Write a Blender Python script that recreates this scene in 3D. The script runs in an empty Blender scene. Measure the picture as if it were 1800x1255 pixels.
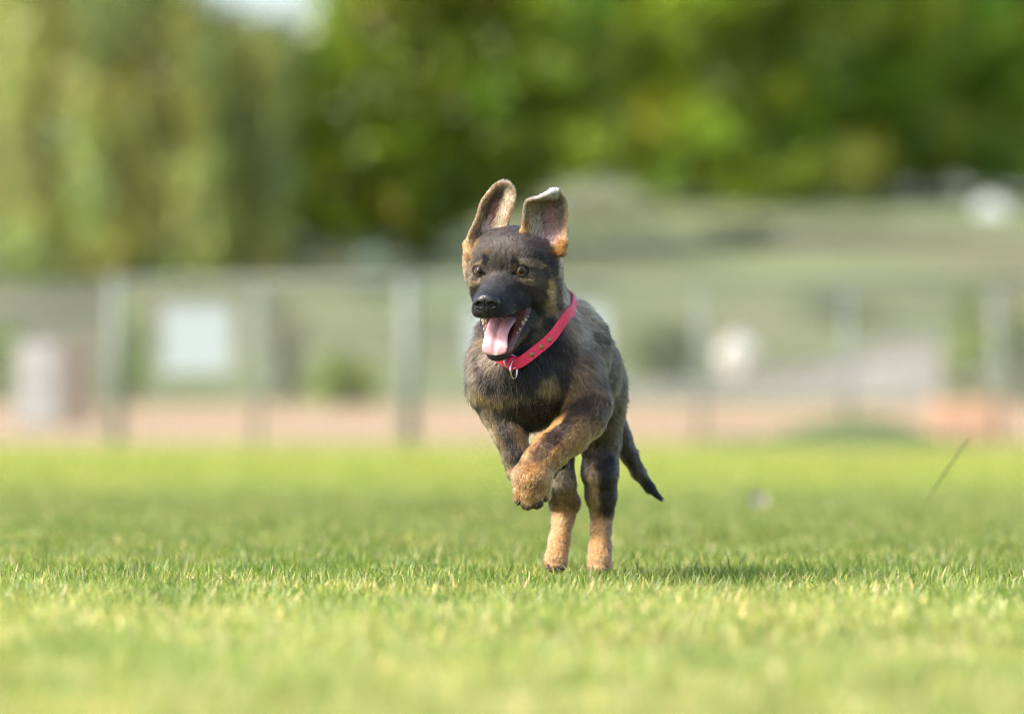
import bpy, math, random
import numpy as np
from mathutils import Vector, kdtree, noise as mnoise

random.seed(7); RNG = np.random.default_rng(11)
SC = bpy.context.scene
COL = SC.collection
R = math.radians

# ------------------------------------------------------------------ camera, sky, sun, exposure
CAM_H = 0.2136            # lens height above the lawn (m)
FPX = 10000.0             # focal length in photo pixels (200 mm on 36 mm / 1800 px)
D0 = 7.15                 # distance of the dog's face (m)
HOR = 719.0               # horizon row in the photograph
cam = bpy.data.cameras.new('camera'); camo = bpy.data.objects.new('camera', cam); COL.objects.link(camo)
camo.location = (0, 0, CAM_H); camo.rotation_euler = (R(90), 0, 0)
cam.sensor_width = 36; cam.lens = 200
cam.shift_y = (HOR - 627.5) / 1800
cam.clip_start = 0.1; cam.clip_end = 2000
cam.dof.use_dof = True; cam.dof.focus_distance = D0; cam.dof.aperture_fstop = 3.7
SC.camera = camo

SUN_EL, SUN_AZ = 44, -62      # azimuth measured from the view axis' back side, negative = picture left
sd = Vector((math.sin(R(SUN_AZ)) * math.cos(R(SUN_EL)), -math.cos(R(SUN_AZ)) * math.cos(R(SUN_EL)), math.sin(R(SUN_EL))))
sun = bpy.data.lights.new('sun', 'SUN'); suno = bpy.data.objects.new('sun', sun); COL.objects.link(suno)
sun.energy = 2.3; sun.angle = R(10); sun.color = (1.0, 0.94, 0.84)
suno.rotation_euler = (-sd).to_track_quat('-Z', 'Y').to_euler(); suno.location = (-4, -3, 8)
w = bpy.data.worlds.new('World'); SC.world = w; w.use_nodes = True
nt = w.node_tree; bg = nt.nodes['Background']
sky = nt.nodes.new('ShaderNodeTexSky'); sky.sky_type = 'NISHITA'; sky.sun_disc = False
sky.sun_elevation = R(SUN_EL); sky.sun_rotation = math.atan2(sd.x, sd.y); sky.air_density = 1.0; sky.dust_density = 3.0
nt.links.new(sky.outputs[0], bg.inputs[0]); bg.inputs[1].default_value = 0.15
SC.view_settings.view_transform = 'Standard'; SC.view_settings.look = 'None'
SC.view_settings.exposure = 1.27; SC.view_settings.gamma = 1.0
SC.cycles.use_denoising = True; SC.cycles.denoising_prefilter = 'FAST'; SC.cycles.pixel_filter_type = 'BLACKMAN_HARRIS'; SC.cycles.filter_width = 1.1
SC.cycles.max_bounces = 8; SC.cycles.transparent_max_bounces = 8
SC.cycles.sample_clamp_indirect = 6

def at(px, py, Z):
    return Vector(((px - 900) * Z / FPX, Z, CAM_H + (HOR - py) * Z / FPX))

# ------------------------------------------------------------------ helpers
def mat(name, base=(0.5, 0.5, 0.5), rough=0.6, **kw):
    m = bpy.data.materials.new(name); m.use_nodes = True
    b = m.node_tree.nodes['Principled BSDF']
    b.inputs['Base Color'].default_value = (*base, 1); b.inputs['Roughness'].default_value = rough
    for k, v in kw.items():
        b.inputs[k.replace('_', ' ')].default_value = v
    return m
def nodes(m): return m.node_tree.nodes, m.node_tree.links, m.node_tree.nodes['Principled BSDF']
def ramp(ns, stops):
    r = ns.new('ShaderNodeValToRGB'); e = r.color_ramp.elements
    while len(e) > 1: e.remove(e[-1])
    e[0].position = stops[0][0]; e[0].color = (*stops[0][1], 1)
    for p, c in stops[1:]:
        q = e.new(p); q.color = (*c, 1)
    return r
def noise_mat(name, stops, scale, rough=0.9, detail=4, bump=0.0, coord='Object', stretch=None):
    m = mat(name, rough=rough); ns, ln, b = nodes(m)
    tc = ns.new('ShaderNodeTexCoord'); no = ns.new('ShaderNodeTexNoise')
    no.inputs['Scale'].default_value = scale; no.inputs['Detail'].default_value = detail
    src = tc.outputs[coord]
    if stretch:
        mp = ns.new('ShaderNodeMapping'); mp.inputs['Scale'].default_value = stretch
        ln.new(src, mp.inputs[0]); src = mp.outputs[0]
    ln.new(src, no.inputs['Vector'])
    r = ramp(ns, stops); ln.new(no.outputs['Fac'], r.inputs[0]); ln.new(r.outputs[0], b.inputs['Base Color'])
    if bump:
        bp = ns.new('ShaderNodeBump'); bp.inputs['Strength'].default_value = bump
        ln.new(no.outputs['Fac'], bp.inputs['Height']); ln.new(bp.outputs[0], b.inputs['Normal'])
    return m
def mesh_obj(name, verts, faces, m=None, parent=None, smooth=False, loc=None):
    me = bpy.data.meshes.new(name)
    verts = np.asarray(verts, dtype=np.float32).reshape(-1, 3)
    if isinstance(faces, np.ndarray):
        n, k = faces.shape
        me.vertices.add(len(verts)); me.vertices.foreach_set('co', verts.ravel())
        me.loops.add(n * k); me.loops.foreach_set('vertex_index', faces.astype(np.int32).ravel())
        me.polygons.add(n); me.polygons.foreach_set('loop_start', np.arange(0, n * k, k, dtype=np.int32))
        me.update(calc_edges=True); me.validate()
    else:
        me.from_pydata([tuple(v) for v in verts], [], faces); me.update()
    if smooth: me.polygons.foreach_set('use_smooth', [True] * len(me.polygons)); me.update()
    if m: me.materials.append(m)
    o = bpy.data.objects.new(name, me); COL.objects.link(o)
    if parent: o.parent = parent
    if loc is not None: o.location = loc
    return o
def empty(name, label=None, cat=None, group=None, loc=(0, 0, 0)):
    o = bpy.data.objects.new(name, None); COL.objects.link(o); o.location = loc
    o.empty_display_size = 0.1
    return tag(o, label, cat, group)
def tag(o, label=None, cat=None, group=None, kind=None):
    if label: o['label'] = label
    if cat: o['category'] = cat
    if group: o['group'] = group
    if kind: o['kind'] = kind
    return o
class MB:
    def __init__(s): s.v = []; s.f = []
    def box(s, c, h, rz=0.0):
        b = len(s.v); cz, sz = math.cos(rz), math.sin(rz)
        for dx in (-1, 1):
            for dy in (-1, 1):
                for dz in (-1, 1):
                    x, y = dx * h[0], dy * h[1]
                    s.v.append((c[0] + x * cz - y * sz, c[1] + x * sz + y * cz, c[2] + dz * h[2]))
        s.f += [tuple(b + i for i in q) for q in ((0, 1, 3, 2), (4, 6, 7, 5), (0, 4, 5, 1), (2, 3, 7, 6), (0, 2, 6, 4), (1, 5, 7, 3))]
        return s
    def tube(s, pts, rad, n=8, cap=True, closed=False):
        pts = [Vector(p) for p in pts]; m = len(pts)
        if not hasattr(rad, '__len__'): rad = [rad] * m
        base = len(s.v); up = Vector((0.123, 0.217, 0.97))
        for i, p in enumerate(pts):
            a = pts[(i - 1) % m] if (closed or i > 0) else p
            c = pts[(i + 1) % m] if (closed or i < m - 1) else p
            t = (c - a).normalized(); x = t.cross(up)
            if x.length < 1e-3: x = t.cross(Vector((1, 0, 0)))
            x.normalize(); y = t.cross(x)
            up = y.cross(t) if y.cross(t).length > 1e-3 else up
            up = -up if False else up
            up = x.cross(t).normalized()
            for k in range(n):
                th = 2 * math.pi * k / n
                s.v.append(tuple(p + (x * math.cos(th) + y * math.sin(th)) * rad[i]))
        rings = m if closed else m - 1
        for i in range(rings):
            for k in range(n):
                a = base + i * n + k; b = base + i * n + (k + 1) % n
                c = base + ((i + 1) % m) * n + (k + 1) % n; d = base + ((i + 1) % m) * n + k
                s.f.append((a, b, c, d))
        if cap and not closed:
            s.f.append(tuple(base + k for k in reversed(range(n))))
            s.f.append(tuple(base + (m - 1) * n + k for k in range(n)))
        return s
    def prism(s, outline, y0, y1):
        """outline in (x, z); extruded from y0 to y1"""
        n = len(outline); b = len(s.v)
        for y in (y0, y1): s.v += [(x, y, z) for x, z in outline]
        s.f.append(tuple(b + i for i in range(n))); s.f.append(tuple(b + n + i for i in reversed(range(n))))
        for i in range(n):
            j = (i + 1) % n; s.f.append((b + i, b + n + i, b + n + j, b + j))
        return s
    def build(s, name, m, parent=None, smooth=False):
        return mesh_obj(name, s.v, s.f, m, parent, smooth)

# ------------------------------------------------------------------ terrain
def hgt(x, y):
    """height of the ground: flat lawn, the infield beyond the fence rising slightly, then a long slope"""
    y = np.asarray(y, float); x = np.asarray(x, float)
    a = np.clip((y - 36) / 30, 0, 1); a = a * a * (3 - 2 * a)
    b = np.clip((y - 62) / 75, 0, 1)
    slope = 4.6 + 0.035 * np.clip(-x, -25, 25) * 0 + 0.5 * np.sin(x * 0.11 + 0.7)
    b = b ** 0.9
    q = np.clip((x / np.maximum(y, 1) - 0.028) / 0.035, 0, 1); q = 1 - q * q * (3 - 2 * q); c = np.clip((y - 135) / 85, 0, 1); slope2 = (2.4 + 2.6 * q) * c * c * (3 - 2 * c)
    rough = 0.10 * np.sin(x * 0.9 + y * 0.31) * np.sin(y * 0.45 - x * 0.23) + 0.06 * np.sin(x * 2.1) * np.sin(y * 1.3)
    mound = 0.20 * np.exp(-((x - 2.05) / 0.55) ** 2 - ((y - 34.0) / 1.6) ** 2)
    return 0.28 * a + slope * b + slope2 + rough * np.clip((y - 64) / 10, 0, 1) + mound
SOIL = -0.022
def grid_sheet(name, xs, ys, m, dz=0.0, fn=None):
    X, Y = np.meshgrid(xs, ys, indexing='ij'); Z = (fn or hgt)(X, Y) + dz
    v = np.stack([X, Y, Z], -1).reshape(-1, 3); nx, ny = X.shape
    i, j = np.meshgrid(np.arange(nx - 1), np.arange(ny - 1), indexing='ij')
    a = (i * ny + j).ravel(); f = np.stack([a, a + ny, a + ny + 1, a + 1], 1)
    return mesh_obj(name, v, f, m, smooth=True)
m_soil = noise_mat('lawn_thatch', [(0.3, (0.045, 0.065, 0.012)), (0.55, (0.085, 0.12, 0.02)), (0.8, (0.16, 0.15, 0.055))], 9.0, 0.95, 6, 0.4)
m_dirt = noise_mat('infield_dirt', [(0.25, (0.31, 0.205, 0.105)), (0.5, (0.40, 0.265, 0.14)), (0.8, (0.48, 0.335, 0.195))], 0.9, 0.95, 5, 0.1)
m_hill = mat('hillside_scrub', rough=0.95); ns, ln, b = nodes(m_hill)
tc = ns.new('ShaderNodeTexCoord'); mp = ns.new('ShaderNodeMapping'); mp.inputs['Scale'].default_value = (1, 0.35, 1)
n1 = ns.new('ShaderNodeTexNoise'); n1.inputs['Scale'].default_value = 0.55; n1.inputs['Detail'].default_value = 5
n2 = ns.new('ShaderNodeTexNoise'); n2.inputs['Scale'].default_value = 0.17; n2.inputs['Detail'].default_value = 3
ln.new(tc.outputs['Object'], mp.inputs[0]); ln.new(mp.outputs[0], n1.inputs['Vector']); ln.new(mp.outputs[0], n2.inputs['Vector'])
r1 = ramp(ns, [(0.32, (0.080, 0.086, 0.032)), (0.5, (0.145, 0.158, 0.060)), (0.66, (0.205, 0.20, 0.085))])
r2 = ramp(ns, [(0.38, (0.12, 0.105, 0.06)), (0.5, (0.14, 0.158, 0.060)), (0.68, (0.12, 0.18, 0.07))])
mx = ns.new('ShaderNodeMix'); mx.data_type = 'RGBA'; mx.inputs['Factor'].default_value = 0.5
ln.new(n1.outputs['Fac'], r1.inputs[0]); ln.new(n2.outputs['Fac'], r2.inputs[0])
ln.new(r1.outputs[0], mx.inputs['A']); ln.new(r2.outputs[0], mx.inputs['B']); ln.new(mx.outputs['Result'], b.inputs['Base Color'])

xs = np.concatenate([np.linspace(-300, -30, 12), np.linspace(-25, 25, 101), np.linspace(30, 300, 12)])
tag(grid_sheet('hillside', xs, np.concatenate([np.linspace(61, 240, 140), np.linspace(250, 900, 12)]), m_hill), kind='structure')
tag(grid_sheet('infield', xs, np.linspace(35.3, 61, 40), m_dirt), kind='structure')
tag(grid_sheet('lawn', np.concatenate([np.linspace(-300, -10, 8), np.linspace(-8, 8, 81), np.linspace(10, 300, 8)]),
               np.concatenate([np.linspace(-60, 0, 4), np.linspace(1, 35.3, 70)]), m_soil, 0,
               lambda x, y: hgt(x, y) + SOIL * (np.asarray(y) < 35.2)), kind='structure')

# ------------------------------------------------------------------ lawn blades (one uncountable mass)
def blades_disc(n, sig, rng):
    """blades as tapered, bent strips, scattered in a soft disc round the origin"""
    rad = sig * np.sqrt(-2 * np.log(1 - rng.random(n) * 0.94)); th = rng.random(n) * 2 * np.pi
    # tufts
    c = np.stack([rad * np.cos(th), rad * np.sin(th)], 1)
    k = n // 9; cen = c[:k]; idx = rng.integers(0, k, n)
    tuft = rng.random(n) < 0.6
    c[tuft] = cen[idx[tuft]] + rng.normal(0, 0.005, (tuft.sum(), 2))
    h = rng.normal(0.027, 0.0065, n).clip(0.012, 0.05)
    tall = rng.random(n) < 0.01; h[tall] *= 1.5; 
    wd = rng.normal(0.00095, 0.0003, n).clip(0.0004, 0.0017)
    az = rng.random(n) * 2 * np.pi; lean = np.abs(rng.normal(0.0, 0.7, n)) + 0.1
    ax = np.stack([np.cos(az), np.sin(az)], 1)
    tw = az + np.pi / 2 + rng.normal(0, 0.7, n); sx = np.stack([np.cos(tw), np.sin(tw)], 1)
    V = []
    for s, ww in ((0, 0.8), (0.4, 1.0), (0.75, 0.7), (1.0, 0.06)):
        ang = lean * (0.35 + 0.9 * s)
        off = h * s * np.sin(ang) ; zz = h * s * np.cos(ang)
        ctr = np.concatenate([c + ax * off[:, None], (zz + SOIL)[:, None]], 1)
        dd = np.concatenate([sx * (wd * ww)[:, None], np.zeros((n, 1))], 1)
        V += [ctr - dd, ctr + dd]
    V = np.stack(V, 1).reshape(-1, 3)
    b = (np.arange(n) * 8)[:, None]
    F = np.concatenate([b + np.array([[0, 1, 3, 2]]), b + np.array([[2, 3, 5, 4]]), b + np.array([[4, 5, 7, 6]])], 1).reshape(-1, 4)
    t = rng.random(n)
    colr = np.empty((n, 3))
    g1 = np.array([0.105, 0.175, 0.035]); g2 = np.array([0.24, 0.32, 0.075]); y1 = np.array([0.60, 0.52, 0.26])
    mixv = rng.random(n)[:, None]
    colr[:] = g1 * (1 - mixv) + g2 * mixv
    dry = t < 0.06; colr[dry] = y1 * (0.6 + 0.5 * rng.random((dry.sum(), 1)))
    yel = (t > 0.06) & (t < 0.22); colr[yel] = np.array([0.37, 0.40, 0.11]) * (0.8 + 0.4 * rng.random((yel.sum(), 1)))
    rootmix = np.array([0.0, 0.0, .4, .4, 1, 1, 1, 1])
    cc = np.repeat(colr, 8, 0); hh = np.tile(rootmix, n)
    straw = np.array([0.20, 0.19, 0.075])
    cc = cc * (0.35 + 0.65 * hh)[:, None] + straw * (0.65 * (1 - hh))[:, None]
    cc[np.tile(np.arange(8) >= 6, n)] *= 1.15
    return V, F, cc
V, F, CC = blades_disc(3000, 0.17, RNG)
m_grass = bpy.data.materials.new('grass_blade'); m_grass.use_nodes = True
ns, ln = m_grass.node_tree.nodes, m_grass.node_tree.links; ns.clear()
out = ns.new('ShaderNodeOutputMaterial'); att = ns.new('ShaderNodeAttribute'); att.attribute_name = 'blade'
geo = ns.new('ShaderNodeNewGeometry'); mp = ns.new('ShaderNodeMapping'); ln.new(geo.outputs['Position'], mp.inputs[0])
n1 = ns.new('ShaderNodeTexNoise'); n1.inputs['Scale'].default_value = 2.3; n1.inputs['Detail'].default_value = 3; ln.new(mp.outputs[0], n1.inputs['Vector'])
n2 = ns.new('ShaderNodeTexNoise'); n2.inputs['Scale'].default_value = 9; n2.inputs['Detail'].default_value = 2; ln.new(mp.outputs[0], n2.inputs['Vector'])
# colour multipliers in bands across the view: a darker one between two paler ones
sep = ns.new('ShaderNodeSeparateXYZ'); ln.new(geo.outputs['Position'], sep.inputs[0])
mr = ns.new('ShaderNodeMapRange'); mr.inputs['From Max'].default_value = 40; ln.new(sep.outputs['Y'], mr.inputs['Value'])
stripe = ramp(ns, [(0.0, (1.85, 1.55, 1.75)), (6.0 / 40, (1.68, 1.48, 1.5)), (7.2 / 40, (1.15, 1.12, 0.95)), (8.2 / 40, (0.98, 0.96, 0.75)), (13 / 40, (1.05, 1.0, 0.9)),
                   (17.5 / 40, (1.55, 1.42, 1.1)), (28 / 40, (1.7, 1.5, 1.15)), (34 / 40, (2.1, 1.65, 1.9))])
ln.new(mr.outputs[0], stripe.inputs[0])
var = ramp(ns, [(0.34, (0.84, 0.93, 0.85)), (0.5, (1, 1, 1)), (0.66, (1.18, 1.06, 1.15))]); ln.new(n1.outputs['Fac'], var.inputs[0])
var2 = ramp(ns, [(0.35, (0.66, 0.76, 0.7)), (0.62, (1.25, 1.2, 1.4))]); ln.new(n2.outputs['Fac'], var2.inputs[0])
c = att.outputs['Color']
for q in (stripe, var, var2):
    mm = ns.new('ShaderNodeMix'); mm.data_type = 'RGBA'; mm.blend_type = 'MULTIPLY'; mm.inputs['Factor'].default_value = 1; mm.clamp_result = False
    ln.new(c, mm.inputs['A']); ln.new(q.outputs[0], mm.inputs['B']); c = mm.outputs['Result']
df = ns.new('ShaderNodeBsdfDiffuse'); tr = ns.new('ShaderNodeBsdfTranslucent'); gl = ns.new('ShaderNodeBsdfGlossy'); gl.inputs['Roughness'].default_value = 0.5
gl.inputs['Color'].default_value = (1, 1, 1, 1)
hs = ns.new('ShaderNodeHueSaturation'); hs.inputs['Hue'].default_value = 0.49; hs.inputs['Saturation'].default_value = 1.15; hs.inputs['Value'].default_value = 1.5
ln.new(c, df.inputs[0]); ln.new(c, hs.inputs['Color']); ln.new(hs.outputs[0], tr.inputs[0])
m1 = ns.new('ShaderNodeMixShader'); m1.inputs[0].default_value = 0.42; ln.new(df.outputs[0], m1.inputs[1]); ln.new(tr.outputs[0], m1.inputs[2])
m2 = ns.new('ShaderNodeMixShader'); m2.inputs[0].default_value = 0.035; ln.new(m1.outputs[0], m2.inputs[1]); ln.new(gl.outputs[0], m2.inputs[2])
ln.new(m2.outputs[0], out.inputs[0])
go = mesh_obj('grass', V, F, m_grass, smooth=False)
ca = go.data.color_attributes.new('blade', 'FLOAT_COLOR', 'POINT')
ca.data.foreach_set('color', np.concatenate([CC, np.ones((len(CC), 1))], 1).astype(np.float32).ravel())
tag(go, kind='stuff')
# geometry nodes: the blades of this mesh set down over the lawn
area = bpy.data.meshes.new('lawn_area')
gn = bpy.data.node_groups.new('lawn_cover', 'GeometryNodeTree')
gn.interface.new_socket('Geometry', in_out='INPUT', socket_type='NodeSocketGeometry')
gn.interface.new_socket('Geometry', in_out='OUTPUT', socket_type='NodeSocketGeometry')
G, L = gn.nodes, gn.links
gi = G.new('NodeGroupInput'); gout = G.new('NodeGroupOutput')
iop = G.new('GeometryNodeInstanceOnPoints'); join = G.new('GeometryNodeJoinGeometry')
def strip(x, y0, y1, dens, seed, smin, smax, zmul=1.0):
    g = G.new('GeometryNodeMeshGrid'); g.inputs['Size X'].default_value = 2 * x; g.inputs['Size Y'].default_value = y1 - y0
    g.inputs['Vertices X'].default_value = 2; g.inputs['Vertices Y'].default_value = 2
    t = G.new('GeometryNodeTransform'); t.inputs['Translation'].default_value = (0, (y0 + y1) / 2, 0); L.new(g.outputs[0], t.inputs[0])
    d = G.new('GeometryNodeDistributePointsOnFaces'); d.inputs['Density'].default_value = dens; d.inputs['Seed'].default_value = seed; L.new(t.outputs[0], d.inputs[0])
    i = G.new('GeometryNodeInstanceOnPoints'); L.new(d.outputs['Points'], i.inputs['Points']); L.new(gi.outputs[0], i.inputs['Instance'])
    rv = G.new('FunctionNodeRandomValue'); rv.data_type = 'FLOAT_VECTOR'; rv.inputs[0].default_value = (0, 0, 0); rv.inputs[1].default_value = (0, 0, 6.283)
    L.new(rv.outputs[0], i.inputs['Rotation'])
    rs = G.new('FunctionNodeRandomValue'); rs.data_type = 'FLOAT'; rs.inputs[2].default_value = smin; rs.inputs[3].default_value = smax; rs.inputs['Seed'].default_value = 3
    cb = G.new('ShaderNodeCombineXYZ'); cb.inputs[0].default_value = 1; cb.inputs[1].default_value = 1
    L.new(rs.outputs[1], cb.inputs[2]); L.new(cb.outputs[0], i.inputs['Scale'])
    L.new(i.outputs[0], join.inputs[0])
strip(2.3, 2.6, 6.0, 12, 1, 0.75, 1.15)
strip(3.0, 6.0, 9.5, 13, 2, 0.7, 1.2)
strip(4.4, 9.5, 18, 8, 3, 0.8, 1.25)
strip(7.5, 18, 35.0, 4, 4, 0.9, 1.4)
L.new(join.outputs[0], gout.inputs[0])
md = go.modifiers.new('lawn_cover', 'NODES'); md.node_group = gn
# ------------------------------------------------------------------ trees and shrubs
def leaf_material(name, base, trans=0.35, gloss=0.05):
    m = bpy.data.materials.new(name); m.use_nodes = True; ns, ln = m.node_tree.nodes, m.node_tree.links; ns.clear()
    out = ns.new('ShaderNodeOutputMaterial'); a = ns.new('ShaderNodeAttribute'); a.attribute_name = 'leafvar'
    mm = ns.new('ShaderNodeMix'); mm.data_type = 'RGBA'; mm.blend_type = 'MULTIPLY'; mm.inputs['Factor'].default_value = 1; mm.clamp_result = False
    mm.inputs['A'].default_value = (*base, 1); ln.new(a.outputs['Color'], mm.inputs['B'])
    d = ns.new('ShaderNodeBsdfDiffuse'); t = ns.new('ShaderNodeBsdfTranslucent'); g = ns.new('ShaderNodeBsdfGlossy'); g.inputs['Roughness'].default_value = 0.42
    ln.new(mm.outputs['Result'], d.inputs[0]); ln.new(mm.outputs['Result'], t.inputs[0])
    m1 = ns.new('ShaderNodeMixShader'); m1.inputs[0].default_value = trans; ln.new(d.outputs[0], m1.inputs[1]); ln.new(t.outputs[0], m1.inputs[2])
    m2 = ns.new('ShaderNodeMixShader'); m2.inputs[0].default_value = gloss; ln.new(m1.outputs[0], m2.inputs[1]); ln.new(g.outputs[0], m2.inputs[2]); ln.new(m2.outputs[0], out.inputs[0])
    return m
def leaves(name, clumps, per, size, m, parent, rng, droop=0.0, aspect=0.55):
    """clumps: (centre, radii) -> one mesh of small leaf faces, hue and value varying from clump to clump"""
    C, Q = [], []
    for c, r in clumps:
        n = max(12, int(per * (r[0] * r[2]) ** 0.9)); d = rng.normal(0, 1, (n, 3)); d /= np.linalg.norm(d, axis=1, keepdims=True)
        rr = rng.random(n) ** 0.42; p = np.asarray(c) + d * rr[:, None] * np.asarray(r) * (1 + 0.18 * rng.normal(0, 1, (n, 1)))
        a = rng.normal(0, 1, (n, 3)); a[:, 2] -= droop * 3; a /= np.linalg.norm(a, axis=1, keepdims=True)
        b = np.cross(a, rng.normal(0, 1, (n, 3)) + d * 0.8 + np.array([0, 0, 0.6])); b /= np.linalg.norm(b, axis=1, keepdims=True) + 1e-9
        s = size * (0.6 + 0.8 * rng.random((n, 1)))
        C.append(np.stack([p - a * s, p + b * s * aspect, p + a * s, p - b * s * aspect], 1).reshape(-1, 3))
        cv = float(np.clip(rng.normal(0, 1), -1.6, 1.1)); hue = rng.normal(0, 1); k = np.exp(0.38 * cv + 0.42 * rng.normal(0, 1, (n, 1)))
        Q.append(np.repeat(np.concatenate([k * (1 + 0.16 * hue), k, k * (1 - 0.2 * hue)], 1), 4, 0))
    V = np.concatenate(C); F = np.arange(len(V)).reshape(-1, 4); o = mesh_obj(name, V, F, m, parent)
    ca = o.data.color_attributes.new('leafvar', 'FLOAT_COLOR', 'POINT'); q = np.concatenate(Q).clip(0.1, 3)
    ca.data.foreach_set('color', np.concatenate([q, np.ones((len(q), 1))], 1).astype(np.float32).ravel()); return o
m_bark = noise_mat('bark', [(0.35, (0.035, 0.027, 0.02)), (0.65, (0.10, 0.08, 0.06))], 3.0, 0.95, 6, 0.6, stretch=(3, 3, 0.6))
m_bark2 = noise_mat('willow_bark', [(0.35, (0.05, 0.043, 0.034)), (0.65, (0.13, 0.11, 0.085))], 3.0, 0.95, 6, 0.6, stretch=(3, 3, 0.6))
m_broad = leaf_material('broad_leaves', (0.26, 0.34, 0.02), 0.48)
m_mid = leaf_material('mid_leaves', (0.34, 0.44, 0.04), 0.45)
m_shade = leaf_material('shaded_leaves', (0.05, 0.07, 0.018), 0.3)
m_dark = leaf_material('dark_leaves', (0.24, 0.34, 0.045), 0.5)
m_willow = leaf_material('willow_leaves', (0.33, 0.36, 0.09), 0.42)
m_sage = leaf_material('sage_leaves', (0.17, 0.19, 0.115), 0.25)
m_olive = leaf_material('olive_leaves', (0.16, 0.185, 0.06), 0.3)
def trunk_mesh(name, base, height, r, m, parent, lean=(0, 0), limbs=5, reach=2.0, start=0.35):
    mb = MB(); b = Vector(base); top = b + Vector((lean[0], lean[1], height)); pts, rr = [], []
    for i in range(9):
        t = i / 8; pts.append(b.lerp(top, t) + Vector((0.12 * math.sin(3 * t + b.x), 0.1 * math.sin(4 * t + b.y), -0.15 if i == 0 else 0))); rr.append(r * (1.25 - 0.25 * min(t * 6, 1)) * (1 - 0.72 * t))
    mb.tube(pts, rr, 10)
    for k in range(limbs):
        t = start + (0.95 - start) * k / max(limbs - 1, 1); p = b.lerp(top, t); a = k * 2.4 + b.x; d = Vector((math.cos(a), math.sin(a) * 0.8, 0.55)).normalized(); L_ = reach * (1.1 - 0.5 * t)
        mb.tube([p, p + d * L_ * .35 + Vector((0, 0, .05)), p + d * L_ * .7 + Vector((0, 0, .25)), p + d * L_ + Vector((0, 0, .55))], [r * .42 * (1 - .5 * t), r * .3 * (1 - .5 * t), r * .18, r * .06], 7)
    return mb.build(name, m, parent, smooth=True)
def gz(x, y): return float(hgt(x, y))
def broad_tree(label, x, y, crown, n_cl, per, leaf, m, height, r, seed, low=None, group=None, cl=(0.35, 0.75), bark=None, skirt=60):
    """crown: (centre offset x, z, half width, half height, half depth); low(px) = lowest row the leaves reach"""
    rng = np.random.default_rng(seed); g = gz(x, y); t = empty('tree', label, 'tree', group, (x, y, g))
    trunk_mesh('trunk', (0, 0, 0), height * 0.8, r, bark or m_bark, t, (0.3 * math.sin(seed), 0.2), 6, crown[2] * 0.55)
    cls = []; ox, oz, hw, hh, hd = crown; tries = 0
    while len(cls) < n_cl and tries < n_cl * 30:
        tries += 1; d = rng.normal(0, 1, 3); d /= np.linalg.norm(d); rr = rng.random() ** 0.4
        c = np.array([ox, 0, oz]) + d * rr * np.array([hw, hd, hh]); q = rng.uniform(*cl)
        X, Y = x + c[0], y + c[1]; px = 900 + X * FPX / Y; py = HOR - (g + c[2] + q * 0.6 - CAM_H) * FPX / Y
        if 285 - q * 60 < px < 545 + q * 60 and py < 52: continue        # the gap of open sky between the weeping tree and its neighbour
        if low is not None:
            X, Z_, Y = x + c[0], g + c[2], y + c[1]; px = 900 + X * FPX / Y; py = HOR - (Z_ - q * 0.8 - CAM_H) * FPX / Y
            if py > low(px) or c[2] < 0.6: continue
        cls.append((c, (q * 1.15, q, q * 0.85)))
    if low is not None and skirt:
        n_sk = skirt
        for _ in range(n_sk * 4):
            if n_sk <= 0: break
            X_ = ox + hw * rng.uniform(-.95, .95); dY = hd * rng.uniform(-.8, .5); q = rng.uniform(*cl) * .75; px = 900 + (x + X_) * FPX / (y + dY)
            pyb = low(px) - rng.random() ** 1.5 * 90; zc_ = CAM_H + (HOR - pyb) * (y + dY) / FPX + q * .7 - g
            if zc_ < .5 or 330 < px < 540: continue
            cls.append((np.array([X_, dY, zc_]), (q * 1.2, q, q * .8))); n_sk -= 1
    leaves('crown', cls, per, leaf, m, t, rng); return t
def lowline(pts):
    xs_, ys_ = zip(*pts); return lambda px: float(np.interp(px, xs_, ys_))
LOWC = lowline([(380, 180), (480, 330), (560, 430), (640, 440), (740, 430), (830, 400), (900, 350), (990, 315), (1060, 315), (1150, 345), (1230, 340), (1300, 365), (1380, 385), (1500, 385), (1560, 320), (1620, 320), (1690, 360), (1760, 370), (1900, 390)])
LOWG = lowline([(300, -40), (560, 0), (620, 200)])
def cx(px, Y): return (px - 900) * Y / FPX
broad_tree('large broad tree with bright yellow green leaves hanging lowest just left of the dog', cx(735, 100), 100, (0, 4.4, 3.4, 5.0, 2.8), 430, 210, 0.12, m_broad, 9, 0.28, 3, LOWC, cl=(0.34, 0.88), skirt=110)
broad_tree('broad green tree filling the top of the picture above and right of the dog', cx(910, 126), 126, (3.3, 5.4, 4.4, 6.0, 3.4), 430, 210, 0.12, m_broad, 11, 0.32, 5, LOWC, cl=(0.4, 1.05), skirt=110)
broad_tree('deep green tree whose dark stem shows right of the middle under its leaves', cx(1378, 132), 132, (0.4, 6.0, 3.8, 5.5, 3.2), 360, 210, 0.12, m_mid, 11, 0.34, 8, LOWC, cl=(0.4, 1.05), skirt=100)
broad_tree('deep green tree at the right edge with gaps in its lowest leaves', cx(1850, 134), 134, (-1.5, 6.6, 4.6, 6.2, 3.2), 430, 210, 0.12, m_mid, 12, 0.34, 9, LOWC, cl=(0.4, 1.05), skirt=110)
BACKL = lowline([(300, 100), (520, 300), (700, 330), (1000, 280), (1500, 300), (1540, 250), (1660, 250), (1700, 320), (1900, 340)])
broad_tree('shaded tree standing behind the two bright middle trees', cx(1000, 225), 225, (0, 8.5, 9.5, 10, 4), 220, 80, 0.24, m_dark, 14, 0.4, 12, BACKL, cl=(1.3, 2.6))
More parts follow.
